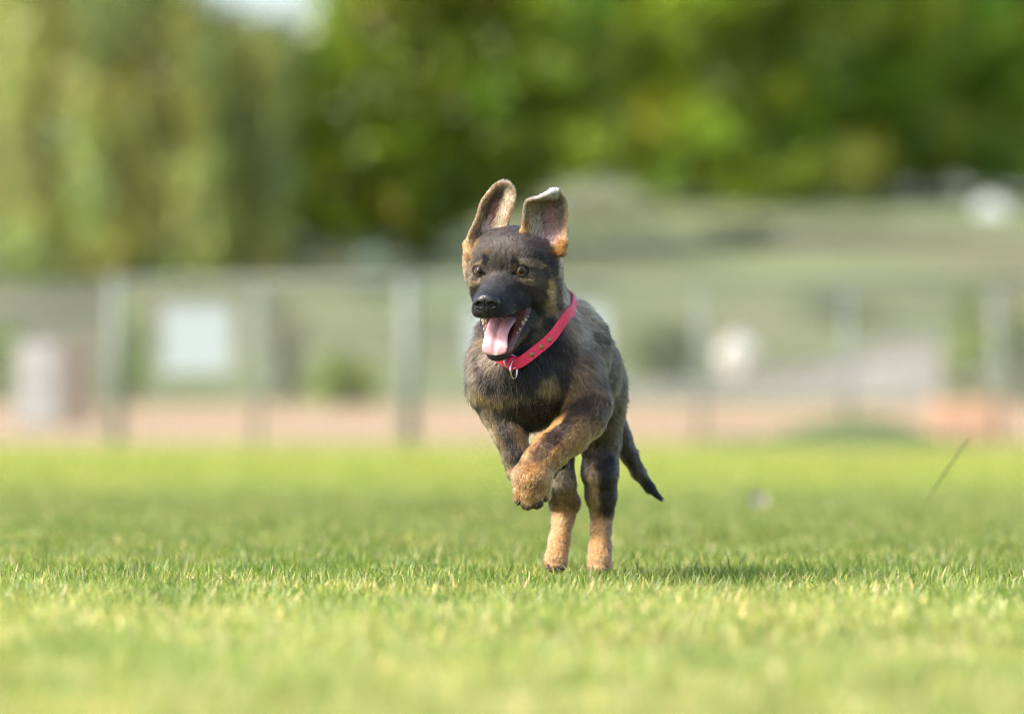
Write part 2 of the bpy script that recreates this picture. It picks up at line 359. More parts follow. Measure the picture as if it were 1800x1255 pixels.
broad_tree('shaded tree standing behind the right hand trees', cx(1560, 215), 215, (0, 10, 9.5, 11, 4), 240, 80, 0.24, m_dark, 18, 0.4, 14, BACKL, cl=(1.3, 2.6))
# weeping trees on the left: curtains of hanging twigs
def weeping_tree(label, x, y, spread, top, n_cur, seed, m, low, high, trunk_r=0.3, per=330, leaf=0.09):
    rng = np.random.default_rng(seed); g = gz(x, y); t = empty('weeping_tree', label, 'tree', None, (x, y, g))
    trunk_mesh('trunk', (0, 0, 0), top * 0.75, trunk_r, m_bark2, t, (0.25, 0.1), 7, spread * 0.6, 0.45)
    cls = []
    for k in range(n_cur):
        a = rng.random() * 2 * math.pi; rr = math.sqrt(rng.random()) * spread; X = rr * math.cos(a); Y = rr * math.sin(a) * 0.8
        px = 900 + (x + X) * FPX / (y + Y); zt = top * (0.72 + 0.28 * rng.random()) * (1 - 0.25 * (rr / spread) ** 2)
        ytop = high(px); zt = min(zt, CAM_H - g + (HOR - ytop) * (y + Y) / FPX)
        zl = CAM_H - g + (HOR - (low(px) - rng.random() ** 2 * 200)) * (y + Y) / FPX
        if zl > zt - 0.3: continue
        z = zt; w_ = rng.uniform(0.28, 0.6); X0, Y0 = X, Y
        while z > zl:
            h_ = rng.uniform(0.5, 0.95); cls.append((np.array([X0 + rng.normal(0, .05), Y0, z - h_ * .6]), (w_ * rng.uniform(.7, 1.1), w_, h_))); z -= h_ * 1.15
    leaves('crown', cls, per, leaf, m, t, rng, droop=0.8, aspect=0.3); return t
TOPL = lowline([(-400, -800), (270, -800), (330, 10), (420, 45), (520, 60), (600, 20)])
weeping_tree('pale weeping tree with long hanging curtains of leaves at the left', cx(240, 92), 92, 2.5, 9.5, 95, 21, m_willow, lowline([(0, 470), (200, 460), (330, 480), (520, 440)]), TOPL)
weeping_tree('shaded weeping tree at the left edge over a dark trunk', cx(20, 97), 97, 2.7, 10.5, 80, 22, m_willow, lowline([(-300, 420), (30, 380), (90, 390), (250, 470)]), TOPL)
LOWL = lowline([(-200, 520), (60, 500), (260, 500), (420, 480), (520, 460), (560, 300)]); 
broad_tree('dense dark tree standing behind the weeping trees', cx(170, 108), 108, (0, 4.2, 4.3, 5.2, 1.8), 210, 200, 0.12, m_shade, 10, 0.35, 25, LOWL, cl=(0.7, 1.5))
broad_tree('low dark olive tree between the weeping tree and the bright middle tree', cx(440, 104), 104, (0, 2.9, 1.9, 3.2, 1.4), 110, 220, 0.11, m_olive, 5, 0.22, 26, lowline([(300, 500), (480, 480), (560, 450), (600, 430)]), cl=(0.4, 0.7))
def shrub(label, px, pyb, wpx, hpx, Y, m, seed, group=None, name='shrub'):
    x = cx(px, Y); g = gz(x, Y); s = Y / FPX; rng = np.random.default_rng(seed); top = CAM_H + (HOR - (pyb - hpx)) * s - g; hw = wpx * s / 2
    t = empty(name, label, 'shrub', group, (x, Y, g)); mb = MB()
    for k in range(4): a = k * 1.7 + seed; mb.tube([(0, 0, -0.05), (math.cos(a) * hw * .25, math.sin(a) * .1, top * .35), (math.cos(a) * hw * .6, math.sin(a) * .25, top * .7)], [0.03, 0.022, 0.008], 6)
    mb.build('stem', m_bark, t)
    cls = []
    for k in range(26):
        a = rng.random() * 2 * math.pi; rr = rng.random() ** .5; z = top * rng.uniform(0.12, 0.85); f = math.sqrt(max(1 - (z / top - 0.35) ** 2 * 1.6, .1))
        q = max(0.12, min(hw, top) * rng.uniform(.25, .42)); cls.append((np.array([rr * math.cos(a) * hw * .75 * f, rr * math.sin(a) * hw * .6 * f, z]), (q, q, q * .8)))
    leaves('foliage', cls, 900, 0.04, m, t, rng); return t
for i, (lb, px, pyb, wp, hp, Y, m) in enumerate([
    ('dark green bush behind the fence just right of the leftmost post', 232, 690, 110, 180, 58, m_dark),
    ('grey green bush low behind the fence at the far left edge', 0, 690, 120, 140, 60, m_dark),
    ('low dark bush behind the fence between the pale board and the second post', 600, 690, 190, 70, 59, m_dark),
    ('pale sage bush standing alone behind the fence right of the pale board', 505, 690, 120, 190, 57, m_sage),
    ('olive bush with a yellow cast just right of the dog beyond the fence', 1165, 690, 190, 130, 64, m_olive),
    ('tall narrow dark bush with a bare stem at the right', 1703, 690, 70, 220, 60, m_dark),
    ('bright olive bush at the right edge of the picture', 1800, 690, 160, 230, 61, m_olive),
    ('rounded sage bush at the foot of the slope left of the narrow dark bush', 1480, 640, 260, 130, 74, m_sage),
    ('sage bush halfway up the slope directly behind the dog', 980, 600, 220, 120, 84, m_sage),
    ('dusty brown bush high on the slope right of the dog', 1290, 480, 240, 90, 104, m_olive),
    ('sage bush high on the slope under the middle trees', 1080, 440, 260, 90, 112, m_sage),
    ('sage bush on the slope left of the dog under the bright tree', 640, 560, 260, 120, 86, m_sage),
    ('wide sage bush near the top of the slope at the right', 1520, 470, 300, 80, 110, m_sage)]):
    shrub(lb, px, pyb, wp, hp, Y, m, 40 + i, 'bushes beyond the fence')

# ------------------------------------------------------------------ fence along the edge of the lawn
FY = 35.0
m_galv = mat('galvanised_steel', (.22, .25, .22), 0.5, Metallic=0.35); m_post = mat('painted_post', (.19, .22, .18), 0.55)
fence = empty('chain_link_fence', 'grey chain link fence with round posts between the lawn and the dirt infield', 'fence', loc=(0, FY, 0))
def fz(py): return CAM_H + (HOR - py) * FY / FPX
for px, top, r, m in ((-320, 500, .03, m_post), (203, 488, .038, m_post), (718, 492, .047, m_post), (452, 500, .02, m_galv), (985, 500, .018, m_galv), (1232, 500, .018, m_galv), (1490, 500, .018, m_galv), (1752, 500, .018, m_galv), (2010, 500, .03, m_galv)):
    x = cx(px, FY); mb = MB(); zt = fz(top); mb.tube([(x, 0, -0.2), (x, 0, zt)], r, 14); mb.tube([(x, 0, zt), (x, 0, zt + .012), (x, 0, zt + .03)], [r * 1.15, r * 1.1, r * .3], 14); mb.build('post', m, fence, smooth=True)
for z, x0, x1, r in ((fz(495), cx(203, FY), cx(2010, FY), .014), (fz(506), cx(-320, FY), cx(203, FY), .018), (fz(556), cx(-320, FY), cx(203, FY), .016), (fz(768), cx(-320, FY), cx(2010, FY), .008)):
    mb = MB(); mb.tube([(x0, -.012, z), (x1, -.012, z)], r, 8); mb.build('rail', m_galv, fence, smooth=True)
mb = MB(); x0, x1 = cx(-320, FY), cx(2010, FY); zb, zt = 0.02, fz(497); H_ = zt - zb; stp = 0.062; n = int((x1 - x0 + H_) / stp)
for k in range(n):
    xa = x0 - H_ + k * stp
    for sgn in (1, -1):
        p0x, p1x = (xa, xa + H_) if sgn > 0 else (xa + H_, xa); z0, z1 = zb, zt
        a0, a1 = Vector((p0x, .006 * sgn, z0)), Vector((p1x, .006 * sgn, z1)); d = a1 - a0
        t0 = max(0, min(1, (x0 - a0.x) / d.x if d.x > 0 else (x1 - a0.x) / d.x)); t1 = max(0, min(1, (x1 - a0.x) / d.x if d.x > 0 else (x0 - a0.x) / d.x))
        if t1 - t0 > .02: mb.tube([a0 + d * t0, a0 + d * t1], 0.0024, 4, cap=False)
mb.build('wire_mesh', m_galv, fence)
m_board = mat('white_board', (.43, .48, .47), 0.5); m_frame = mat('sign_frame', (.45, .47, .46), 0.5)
def board(label, x0, x1, y0, y1, m):
    t = empty('sign_board', label, 'sign', None, (cx((x0 + x1) / 2, FY - .05), FY - .05, fz(y1))); w_ = (x1 - x0) * FY / FPX / 2; h_ = (y1 - y0) * FY / FPX
    MB().box((0, 0, h_ / 2), (w_, .006, h_ / 2)).build('panel', m, t)
    f = MB(); f.box((-w_ - .008, 0, h_ / 2), (.008, .011, h_ / 2 + .016)); f.box((w_ + .008, 0, h_ / 2), (.008, .011, h_ / 2 + .016)); f.box((0, 0, -.009), (w_ - .001, .011, .008)); f.box((0, 0, h_ + .009), (w_ - .001, .011, .008)); f.build('frame', m_frame, t)
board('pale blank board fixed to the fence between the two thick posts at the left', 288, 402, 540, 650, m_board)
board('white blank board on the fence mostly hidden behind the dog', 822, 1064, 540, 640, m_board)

# ------------------------------------------------------------------ things beyond the fence
m_pale = noise_mat('weathered_concrete', [(0.35, (.32, .33, .30)), (0.65, (.42, .43, .40))], 4, 0.9, 4)
def low_wall():
    Y = 60; t = empty('concrete_wall', 'low pale concrete wall rising towards the right at the foot of the slope', 'wall', None, (cx(1370, Y), Y, 0))
    ox = cx(1370, Y); pts = [(1080, 700), (1080, 684), (1280, 676), (1420, 654), (1520, 622), (1560, 606), (1650, 600), (1650, 700)]
    ol = [(cx(a, Y) - ox, CAM_H + (HOR - b) * Y / FPX) for a, b in pts]; MB().prism(ol, 0, .25).build('wall_body', m_pale, t)
    cap = [(cx(a, Y) - ox, CAM_H + (HOR - b) * Y / FPX) for a, b in pts[1:-1]]; mb = MB()
    for (xa, za), (xb, zb) in zip(cap, cap[1:]): mb.prism([(xa, za + .002), (xb, zb + .002), (xb, zb + .05), (xa, za + .05)], -.03, .28)
    mb.build('coping', mat('coping_stone', (.34, .36, .34), .8), t); return t
low_wall()
def planter():
    Y = 37.5; x = cx(1700, Y); t = empty('brick_planter', 'low orange brick planter on the dirt at the right', 'planter', None, (x, Y, gz(x, Y))); s = Y / FPX
    m = mat('orange_brick', rough=.9); ns, ln, b = nodes(m); tc = ns.new('ShaderNodeTexCoord'); br = ns.new('ShaderNodeTexBrick'); br.inputs['Scale'].default_value = 5
    br.inputs['Color1'].default_value = (.52, .27, .15, 1); br.inputs['Color2'].default_value = (.60, .36, .20, 1); br.inputs['Mortar'].default_value = (.5, .42, .34, 1); mp = ns.new('ShaderNodeMapping'); mp.inputs['Rotation'].default_value = (R(90), 0, 0)
    ln.new(tc.outputs['Object'], mp.inputs[0]); ln.new(mp.outputs[0], br.inputs['Vector']); ln.new(br.outputs['Color'], b.inputs['Base Color'])
    hw = 62 * s; f = MB(); f.box((0, -.25, .13), (hw, .05, .15)); f.box((0, .25, .13), (hw, .05, .15)); f.box((-hw + .05, 0, .13), (.05, .197, .15)); f.box((hw - .05, 0, .13), (.05, .197, .15)); f.build('wall', m, t)
    MB().box((0, 0, .11), (hw - .1, .197, .10)).build('soil', noise_mat('planter_soil', [(.3, (.30, .2, .13)), (.7, (.42, .3, .2))], 8), t)
planter()
def cabinet():
    Y = 46; x = cx(66, Y); t = empty('utility_cabinet', 'pale grey metal cabinet with two doors behind the fence at the far left', 'cabinet', None, (x, Y, gz(x, Y))); s = Y / FPX; m = mat('cabinet_paint', (.46, .47, .45), .5)
    zt = CAM_H + (HOR - 592) * s - gz(x, Y); hw = 36 * s; MB().box((0, 0, zt / 2), (hw, .14, zt / 2 - .02)).build('body', m, t)
    for q in (-1, 1): d = MB().box((q * hw * .5, -.152, zt / 2), (hw * .45, .01, zt / 2 - .06)).build('door', m, t); h = MB().box((-q * (-hw * .12), -.175, zt / 2), (.008, .012, .04)).build('handle', m_galv, d)
    MB().box((0, 0, zt + .002), (hw + .02, .17, .018)).build('lid', m_galv, t); MB().box((0, 0, -.03), (hw + .01, .15, .04)).build('base', m_pale, t)
cabinet()
def crate():
    Y = 47; x = cx(136, Y); t = empty('wooden_crate', 'brown wooden crate right beside the pale metal cabinet', 'crate', None, (x, Y, gz(x, Y))); s = Y / FPX; m = noise_mat('crate_wood', [(.3, (.20, .155, .12)), (.7, (.27, .22, .17))], 6, .85, stretch=(1, 1, 8))
    zt = CAM_H + (HOR - 606) * s - gz(x, Y); hw = 27 * s; f = MB()
    for k in range(5): z = zt * (k + .5) / 5; f.box((0, -.16, z), (hw, .012, zt / 11)); f.box((0, .16, z), (hw, .012, zt / 11)); f.box((-hw, 0, z), (.012, .145, zt / 11)); f.box((hw, 0, z), (.012, .145, zt / 11))
    f.build('slats', m, t); p = MB()
    for a in (-1, 1):
        for b in (-1, 1): p.box((a * (hw - .035), b * .125, zt / 2), (.02, .02, zt / 2 + .01))
    p.build('corner_frame', m, t)
crate()
def highlight_ball():  # pale ball added to stand in for a point highlight
    Y = 62; x = cx(1295, Y); z = CAM_H + (HOR - 634) * Y / FPX; v, f = [], []; n = 12; rng = np.random.default_rng(3)
    for i in range(n + 1):
        for j in range(2 * n):
            th = math.pi * i / n; ph = math.pi * j / n; r = .20 + .02 * math.sin(3 * ph + 2 * th) + .015 * math.cos(5 * th); v.append((r * math.sin(th) * math.cos(ph), r * math.sin(th) * math.sin(ph), r * 1.15 * math.cos(th)))
    for i in range(n):
        for j in range(2 * n): f.append((i * 2 * n + j, (i + 1) * 2 * n + j, (i + 1) * 2 * n + (j + 1) % (2 * n), i * 2 * n + (j + 1) % (2 * n)))
    return v, f, (x, Y, z)
v, f, loc = highlight_ball(); Yb = loc[1]
bo = mesh_obj('highlight_ball', v, f, noise_mat('highlight_pale', [(.3, (.50, .50, .44)), (.7, (.66, .66, .60))], 6, .7, 5, .3), smooth=True, loc=(loc[0], Yb - 2.4, loc[2])); tag(bo, 'round pale ball added for a bright highlight on top of the low wall right of the dog', 'highlight_ball')
bo.location = (cx(1295, 60.12), 60.12, CAM_H + (HOR - 629) * 60.12 / FPX)
def house(label, px, Y, wpx, eave, ridge, wallc, roofc, gable, win):
    s = Y / FPX; x = cx(px, Y); g = gz(x, Y); t = empty('house', label, 'house', None, (x, Y, g)); hw = wpx * s / 2; ze = CAM_H + (HOR - eave) * s - g; zr = CAM_H + (HOR - ridge) * s - g; D_ = 5
    m = mat('house_wall', wallc, .9); mr_ = mat('house_roof', roofc, .85)
    MB().prism([(-hw, -1), (hw, -1), (hw, ze), (0, zr) if gable else (hw * .98, ze + .01), (-hw, ze)], 0, D_).build('wall', m, t); rf = MB()
    if gable:
        for q in (-1, 1): rf.prism([(q * (hw + .3), ze - .18), (0, zr + .01), (0, zr + .17), (q * (hw + .3), ze - .02)], -.3, D_ + .3)
    else: rf.prism([(-hw - .3, ze + .02), (hw + .3, ze + .02), (hw * .6, zr), (-hw * .6, zr)], -.4, D_ + .4)
    rf.build('roof', mr_, t)
    for wx in win:
        fr = MB().box((wx, -.03, ze * .55), (.42, .028, .5)).build('window', mat('window_frame', (.7, .7, .68), .5), t); MB().box((wx, -.075, ze * .55), (.34, .01, .42)).build('pane', mat('window_glass', (.05, .06, .07), .08), fr)
house('beige gabled house beyond the slope seen through the gap in the right hand trees', 1585, 150, 150, 335, 285, (.20, .18, .13), (.22, .19, .16), True, (-.5, .6))
house('small brick red house beyond the slope beside the round white disc', 1690, 146, 76, 385, 362, (.20, .11, .085), (.17, .09, .075), False, (.2,))
t = empty('glint_disc', 'round white disc on a pole added for a bright glint near the top of the slope at the right', 'sign', None, (cx(1741, 118), 118, gz(cx(1741, 118), 118))); zc = CAM_H + (HOR - 376) * 118 / FPX - t.location.z
mb = MB(); mb.tube([(0, 0, zc), (0, -.03, zc)], .36, 28); mb.build('disc', mat('glint_white', (.75, .75, .74), .45), t); mb = MB(); mb.tube([(0, .04, -.2), (0, .04, zc + .2)], .03, 10); mb.build('pole', m_galv, t)  # disc and pole added to imitate a blurred sun glint
# a dry stalk standing up out of the lawn, and a pale fallen petal
Ys = 8.3; mb = MB(); pts = [at(1584, 985, Ys), at(1604, 930, Ys), at(1628, 882, Ys), at(1660, 832, Ys), at(1705, 768, Ys)]; mb.tube(pts, [.0001, .0001, .0004, .0011, .0007], 6)
so = mb.build('dry_stalk', mat('dry_stalk', (.035, .04, .015), .8)); tag(so, 'single thin dry grass stalk leaning right on the lawn far right of the dog', 'stalk')
Yp = 12.6; p0 = at(1333, 880, Yp); v = []; K = 10
for k in range(K): a = 2 * math.pi * k / K; v.append((.022 * math.cos(a), .006 * math.sin(2 * a), .026 * math.sin(a)))
for k in range(K): a = 2 * math.pi * k / K; v.append((.014 * math.cos(a), .010 + .004 * math.sin(2 * a), .016 * math.sin(a)))
f = [(k, (k + 1) % K, K + (k + 1) % K, K + k) for k in range(K)] + [tuple(K + k for k in range(K))]
lo = mesh_obj('fallen_leaf', v, f, mat('pale_leaf', (.55, .48, .38), .7), loc=p0); lo.rotation_euler = (R(-20), 0, R(25)); tag(lo, 'small pale curled leaf lying on the lawn right of the tail', 'leaf')

# ------------------------------------------------------------------ the dog
U = D0 / FPX                                  # one model unit = one photo pixel at the face's distance (0.715 mm)
def V3(px, py, d): k = 1 + d / 1e4; return np.array([(px - 900) * k, float(d), (HOR - py) * k])
def to_world(p): p = np.asarray(p, float); return p * U + np.array([0, D0, CAM_H])
# head frame: x = dog's left, y = forward along the muzzle, z = up
yaw, pit = R(15.5), R(10)
HF = np.array([-math.sin(yaw) * math.cos(pit), -math.cos(yaw) * math.cos(pit), -math.sin(pit)])
HR = np.array([math.cos(yaw), -math.sin(yaw), 0.0]); HU = np.cross(HF, HR); HU = HU if HU[2] > 0 else -HU
HO = V3(878, 478, 0); HM = np.stack([HR, HF, HU])          # rows
def H(r, f, u): return HO + r * HR + f * HF + u * HU
def unit(v): v = np.asarray(v, float); return v / (np.linalg.norm(v) + 1e-9)

class Field:
    def __init__(s, lo, hi, vox):
        s.lo = np.array(lo, float); s.vox = vox
        s.n = np.ceil((np.array(hi) - s.lo) / vox).astype(int) + 1
        s.g = np.full(s.n, 60.0, np.float32)
    def box(s, c, r):
        a = np.clip(np.floor((np.asarray(c) - r - s.lo) / s.vox).astype(int), 0, s.n - 1)
        b = np.clip(np.ceil((np.asarray(c) + r - s.lo) / s.vox).astype(int) + 1, 1, s.n)
        return a, b
    def pts(s, a, b):
        ax = [(s.lo[i] + s.vox * np.arange(a[i], b[i])).astype(np.float32) for i in range(3)]
        return np.stack(np.meshgrid(*ax, indexing='ij'), -1)
    def apply(s, dist, c, r, k, mode='add'):
        a, b = s.box(c, r)
        if (b <= a).any(): return
        P = s.pts(a, b); d = dist(P).astype(np.float32)
        sl = tuple(slice(a[i], b[i]) for i in range(3)); g = s.g[sl]
        if mode == 'add':
            h = np.maximum(k - np.abs(g - d), 0) / k; s.g[sl] = np.minimum(g, d) - h * h * k * 0.25
        else:
            d = -d; h = np.maximum(k - np.abs(g - d), 0) / k; s.g[sl] = np.maximum(g, d) + h * h * k * 0.25
    def sample(s, p):
        q = (np.asarray(p) - s.lo) / s.vox; q = np.clip(q, 0, s.n - 1.001); i = q.astype(int); f = q - i; out = 0
        for dx in (0, 1):
            for dy in (0, 1):
                for dz in (0, 1):
                    wgt = (f[:, 0] if dx else 1 - f[:, 0]) * (f[:, 1] if dy else 1 - f[:, 1]) * (f[:, 2] if dz else 1 - f[:, 2])
                    out = out + wgt * s.g[i[:, 0] + dx, i[:, 1] + dy, i[:, 2] + dz]
        return out
    def grad(s, p, e=2.0):
        p = np.asarray(p, float); g = np.stack([s.sample(p + d) - s.sample(p - d) for d in np.eye(3) * e], 1)
        return g / (np.linalg.norm(g, axis=1, keepdims=True) + 1e-9)
    def surface(s):
        """surface nets"""
        g = s.g; sg = g < 0; n = s.n
        act = np.zeros(n - 1, bool); c = []
        cubes = [sg[dx:n[0] - 1 + dx, dy:n[1] - 1 + dy, dz:n[2] - 1 + dz] for dx in (0, 1) for dy in (0, 1) for dz in (0, 1)]
        cnt = sum(x.astype(np.int8) for x in cubes); act = (cnt > 0) & (cnt < 8)
        ijk = np.argwhere(act); idx = np.full(n - 1, -1, np.int64); idx[act] = np.arange(len(ijk))
        acc = np.zeros((len(ijk), 3)); num = np.zeros(len(ijk))
        corners = [(dx, dy, dz) for dx in (0, 1) for dy in (0, 1) for dz in (0, 1)]
        val = {q: g[ijk[:, 0] + q[0], ijk[:, 1] + q[1], ijk[:, 2] + q[2]] for q in corners}
        for q in corners:
            for ax in range(3):
                if q[ax] == 0:
                    r = list(q); r[ax] = 1; r = tuple(r)
                    a, b = val[q], val[r]; cr = (a < 0) != (b < 0)
                    t = a / (a - b + 1e-12); p = np.tile(np.array(q, float), (len(ijk), 1)); p[:, ax] = t
                    acc[cr] += p[cr]; num[cr] += 1
        v = s.lo + s.vox * (ijk + acc / num[:, None])
        F = []
        for ax in range(3):
            o = [1, 1, 1]; o[ax] = 0
            sl0 = [slice(1, n[i] - 1) for i in range(3)]; sl0[ax] = slice(0, n[ax] - 1)
            sl1 = list(sl0); sl1[ax] = slice(1, n[ax])
            a = sg[tuple(sl0)]; b = sg[tuple(sl1)]; e = np.argwhere(a != b); inn = a[a != b]
            base = e + np.array([0 if i == ax else 1 for i in range(3)])
            u, w_ = (ax + 1) % 3, (ax + 2) % 3
            def at_(du, dw): q = base.copy(); q[:, u] -= du; q[:, w_] -= dw; return idx[q[:, 0], q[:, 1], q[:, 2]]
            f = np.stack([at_(1, 1), at_(0, 1), at_(0, 0), at_(1, 0)], 1)
            f[~inn] = f[~inn][:, ::-1]; F.append(f)
        F = np.concatenate(F); F = F[(F >= 0).all(1)]
        return v, F

def d_cone(a, b, ra, rb):
    a, b = np.asarray(a, np.float32), np.asarray(b, np.float32); ba = b - a; L2 = float(ba @ ba) + 1e-6
    def f(P):
        t = np.clip(((P - a) @ ba) / L2, 0, 1); return np.linalg.norm(P - a - t[..., None] * ba, axis=-1) - (ra + (rb - ra) * t)
    return f
def d_ell(c, rad, M=None):
    c = np.asarray(c, np.float32); rad = np.asarray(rad, np.float32)
    def f(P):
        q = P - c
        if M is not None: q = q @ np.asarray(M, np.float32).T
        k0 = np.linalg.norm(q / rad, axis=-1); k1 = np.linalg.norm(q / rad ** 2, axis=-1) + 1e-6
        return k0 * (k0 - 1) / k1
    return f
PR = []     # coat guides: point pairs with radius, region, hair length, flow
def guide(a, b, ra, rb, reg, fl, flow): PR.append((np.asarray(a, float), np.asarray(b, float), ra, rb, reg, fl, None if flow is None else unit(flow)))
BF = Field((-110, -165, -310), (290, 600, 425), 2.0)
def cone(a, b, ra, rb, k, reg, fl, flow=None, add=True):
    if add: BF.apply(d_cone(a, b, ra, rb), (a + b) / 2, np.linalg.norm(b - a) / 2 + max(ra, rb) + k + 6, k)
    guide(a, b, ra, rb, reg, fl, unit(b - a) if flow is None else flow)
def ell(c, rad, k, reg, fl, flow, M=None):
    BF.apply(d_ell(c, rad, M), c, max(rad) + k + 6, k); m = float(np.mean(rad)); guide(c, c, m, m, reg, fl, flow)
def chain(pts, k, reg, fl, flow=None):
    P = [(V3(*p[:3]), p[3]) for p in pts]
    for (a, ra), (b, rb) in zip(P, P[1:]): cone(a, b, ra, rb, k, reg, fl, flow)

# ---- head (r, f, u); built and carved first, then joined to the neck
def hell(c, rad, k, fl=7, rot=None):
    ell(H(*c), rad, k, 'head', fl, None, HM if rot is None else rot @ HM)
def hcone(a, b, ra, rb, k, fl=5, reg='head', flow=None): cone(H(*a), H(*b), ra, rb, k, reg, fl, flow)
hell((0, -74, 6), (74, 74, 62), 4)                        # cranium
hell((0, -30, 12), (54, 36, 44), 20)                      # forehead
for s in (-1, 1):
    hell((s * (46 if s > 0 else 39), -66, -36), (37 if s > 0 else 30, 52, 44), 24)            # cheek
    hell((s * (54 if s > 0 else 52), -84, -6 if s > 0 else 8), (34 if s > 0 else 30, 46, 50 if s > 0 else 38), 22, 8)          # side of the head below the ear
    hell((s * 34, -22, 14), (20, 15, 11), 14)             # brow
    hell((s * 40, -30, -14), (26, 26, 20), 14)            # under the eye
# muzzle: broad, square-ended
MA = []
for t in np.linspace(0, 1, 7):
    f = -15 + 92 * t
    hell((0, f, -27 - 19 * t), (31 - 6 * t, 26 - 4 * t, 27 - 7 * t), 12 if t else 20, 2.5)
for s in (-1, 1):
    hell((s * 15, 66, -57), (18, 26, 17), 10, 2)          # flews at the front
    hell((s * 20, 34, -56), (15, 34, 17), 12, 3)
    hell((s * 32, -2, -54), (17, 30, 19), 14, 5)
hell((0, 82, -58), (15, 13, 13), 8, 2)
hell((0, 78, -38), (22, 14, 15), 8, 2)                    # under the nose leather
# cut the upper jaw flat underneath, then add the lower jaw
def wedge(P):
    q = (P - HO.astype(np.float32)) @ HM.T.astype(np.float32); r, f, u = q[..., 0], q[..., 1], q[..., 2]
    top = u + 67 + 0.06 * (f - 30) + 0.004 * r * r * (f > 30) * 0
    back = -(f + 25) + 0.0 * r
    return np.maximum(top, back)
BF.apply(wedge, H(0, 45, -95), 95, 7, 'sub')
# interior of the mouth going back between the cheeks
BF.apply(d_ell(H(0, 5, -72), (33, 62, 20), HM), H(0, 5, -68), 80, 6, 'sub')
BF.apply(d_ell(H(0, 30, -66), (21, 50, 9), HM), H(0, 30, -60), 62, 4, 'sub')
jaw = [((0, -48, -62), 31), ((0, -18, -88), 27), ((0, 14, -106), 22), ((0, 44, -122), 17), ((0, 56, -127), 14)]
JF = Field(BF.lo, BF.lo + (BF.n - 1) * BF.vox, 2.0)
jd = unit(H(0, 50, -125) - H(0, -50, -58)); jr = HR; ju = np.cross(jr, jd); ju = ju if ju[2] > 0 else -ju
JM = np.stack([jr, jd, ju])
def J(r, f, u): return H(0, -50, -58) + r * jr + f * jd + u * ju
for f, wr, hr_, z in ((0, 44, 26, -6), (22, 48, 24, -8), (45, 48, 21, -10), (68, 42, 17, -11), (90, 34, 14, -11), (108, 27, 12.5, -11), (119, 21, 11, -11)):
    c = J(4, f, z); JF.apply(d_ell(c, (wr, 24, hr_), JM), c, 70, 12); guide(c, c, 22, 22, 'jaw', 3, jd * -1)
JF.apply(d_ell(J(4, 62, 15), (38, 66, 21), JM), J(4, 62, 15), 95, 5, 'sub')      # trough between the gums
a_ = np.maximum(7 - np.abs(BF.g - JF.g), 0) / 7
BF.g = np.minimum(BF.g, JF.g) - a_ * a_ * 7 * 0.25
del JF
# corner of the mouth: skin web between the jaws
for s in (-1, 1):
    cone(H(s * 37, -37, -60), H(s * 36, -32, -88), 10, 10, 6, 'head', 3, (0, 1, -0.6))
    c = H(s * 38, -9, 0); BF.apply(d_ell(c, (12, 12, 12)), c, 26, 3, 'sub')   # eye socket
    BF.apply(d_cone(H(s * 24, 4, -4), H(s * 31, -4, -2), 2, 4), c, 24, 3, 'sub')
# ---- ears
def ear_rows(rows, n=26):
    """rows: (left px,py), (right px,py), depth at edges, cup depth -> smooth grid of points"""
    rows = np.array(rows, float); t = np.linspace(0, len(rows) - 1, 72); i = np.minimum(t.astype(int), len(rows) - 2); f = (t - i)
    def cr(c):
        e = np.concatenate([2 * c[:1] - c[1:2], c, 2 * c[-1:] - c[-2:-1]]); p0, p1, p2, p3 = e[i], e[i + 1], e[i + 2], e[i + 3]; g = f[:, None] if c.ndim > 1 else f
        return 0.5 * (2 * p1 + (p2 - p0) * g + (2 * p0 - 5 * p1 + 4 * p2 - p3) * g ** 2 + (3 * p1 - p0 - 3 * p2 + p3) * g ** 3)
    Q = cr(rows); s = np.linspace(0, 1, n); P = np.zeros((len(Q), n, 3))
    for a, q in enumerate(Q):
        for b, v in enumerate(s):
            cup = q[6] * (1 - (2 * v - 1) ** 2)
            dd = q[4] * (1 - v) + q[5] * v + cup
            P[a, b] = V3(q[0] * (1 - v) + q[2] * v, q[1] * (1 - v) + q[3] * v, dd)
    return P
EARL = ear_rows([(826, 452, 882, 430, 34, 62, 10), (820, 432, 887, 416, 44, 60, 22), (826, 410, 890, 400, 54, 58, 24), (838, 384, 895, 380, 62, 56, 22), (846, 358, 902, 358, 66, 58, 18), (857, 342, 904, 342, 68, 64, 12), (869, 328, 901, 331, 70, 68, 5), (880, 322, 894, 324, 71, 70, 2)])
EARR = ear_rows([(930, 428, 986, 444, 34, 38, 10), (919, 412, 992, 427, 30, 34, 24), (920, 392, 996, 406, 28, 40, 26), (922, 370, 996, 380, 26, 46, 24), (927, 354, 994, 357, 22, 52, 20), (946, 348, 988, 347, 18, 50, 14), (961, 341, 984, 340, 22, 42, 6), (968, 337, 979, 336, 24, 36, 2)])
for E_ in (EARL, EARR):
    m, n, _ = E_.shape
    for a in range(m):
        for b in range(n):
            p = E_[a, b]; r = (3.0 if a > 12 else 4.5) * (0.75 if b < 2 or b > n - 3 else 1)
            BF.apply((lambda p_, r_: lambda P: np.linalg.norm(P - p_.astype(np.float32), axis=-1) - r_)(p, r), p, r + 5, 2.5)
    for a in range(0, m - 7, 7):
        for b in range(0, n, 5): guide(E_[a, b], E_[a + 7, b], 4, 4, 'ear', 5, None)
    # blend the base into the skull
for s, P_ in ((-1, EARL), (1, EARR)):
    for b in (0, -1):
        cone(P_[0, b], P_[11, b], 8 if s < 0 and b == 0 else 6, 4, 10, 'head', 6, (0, 0.6, 0.5))

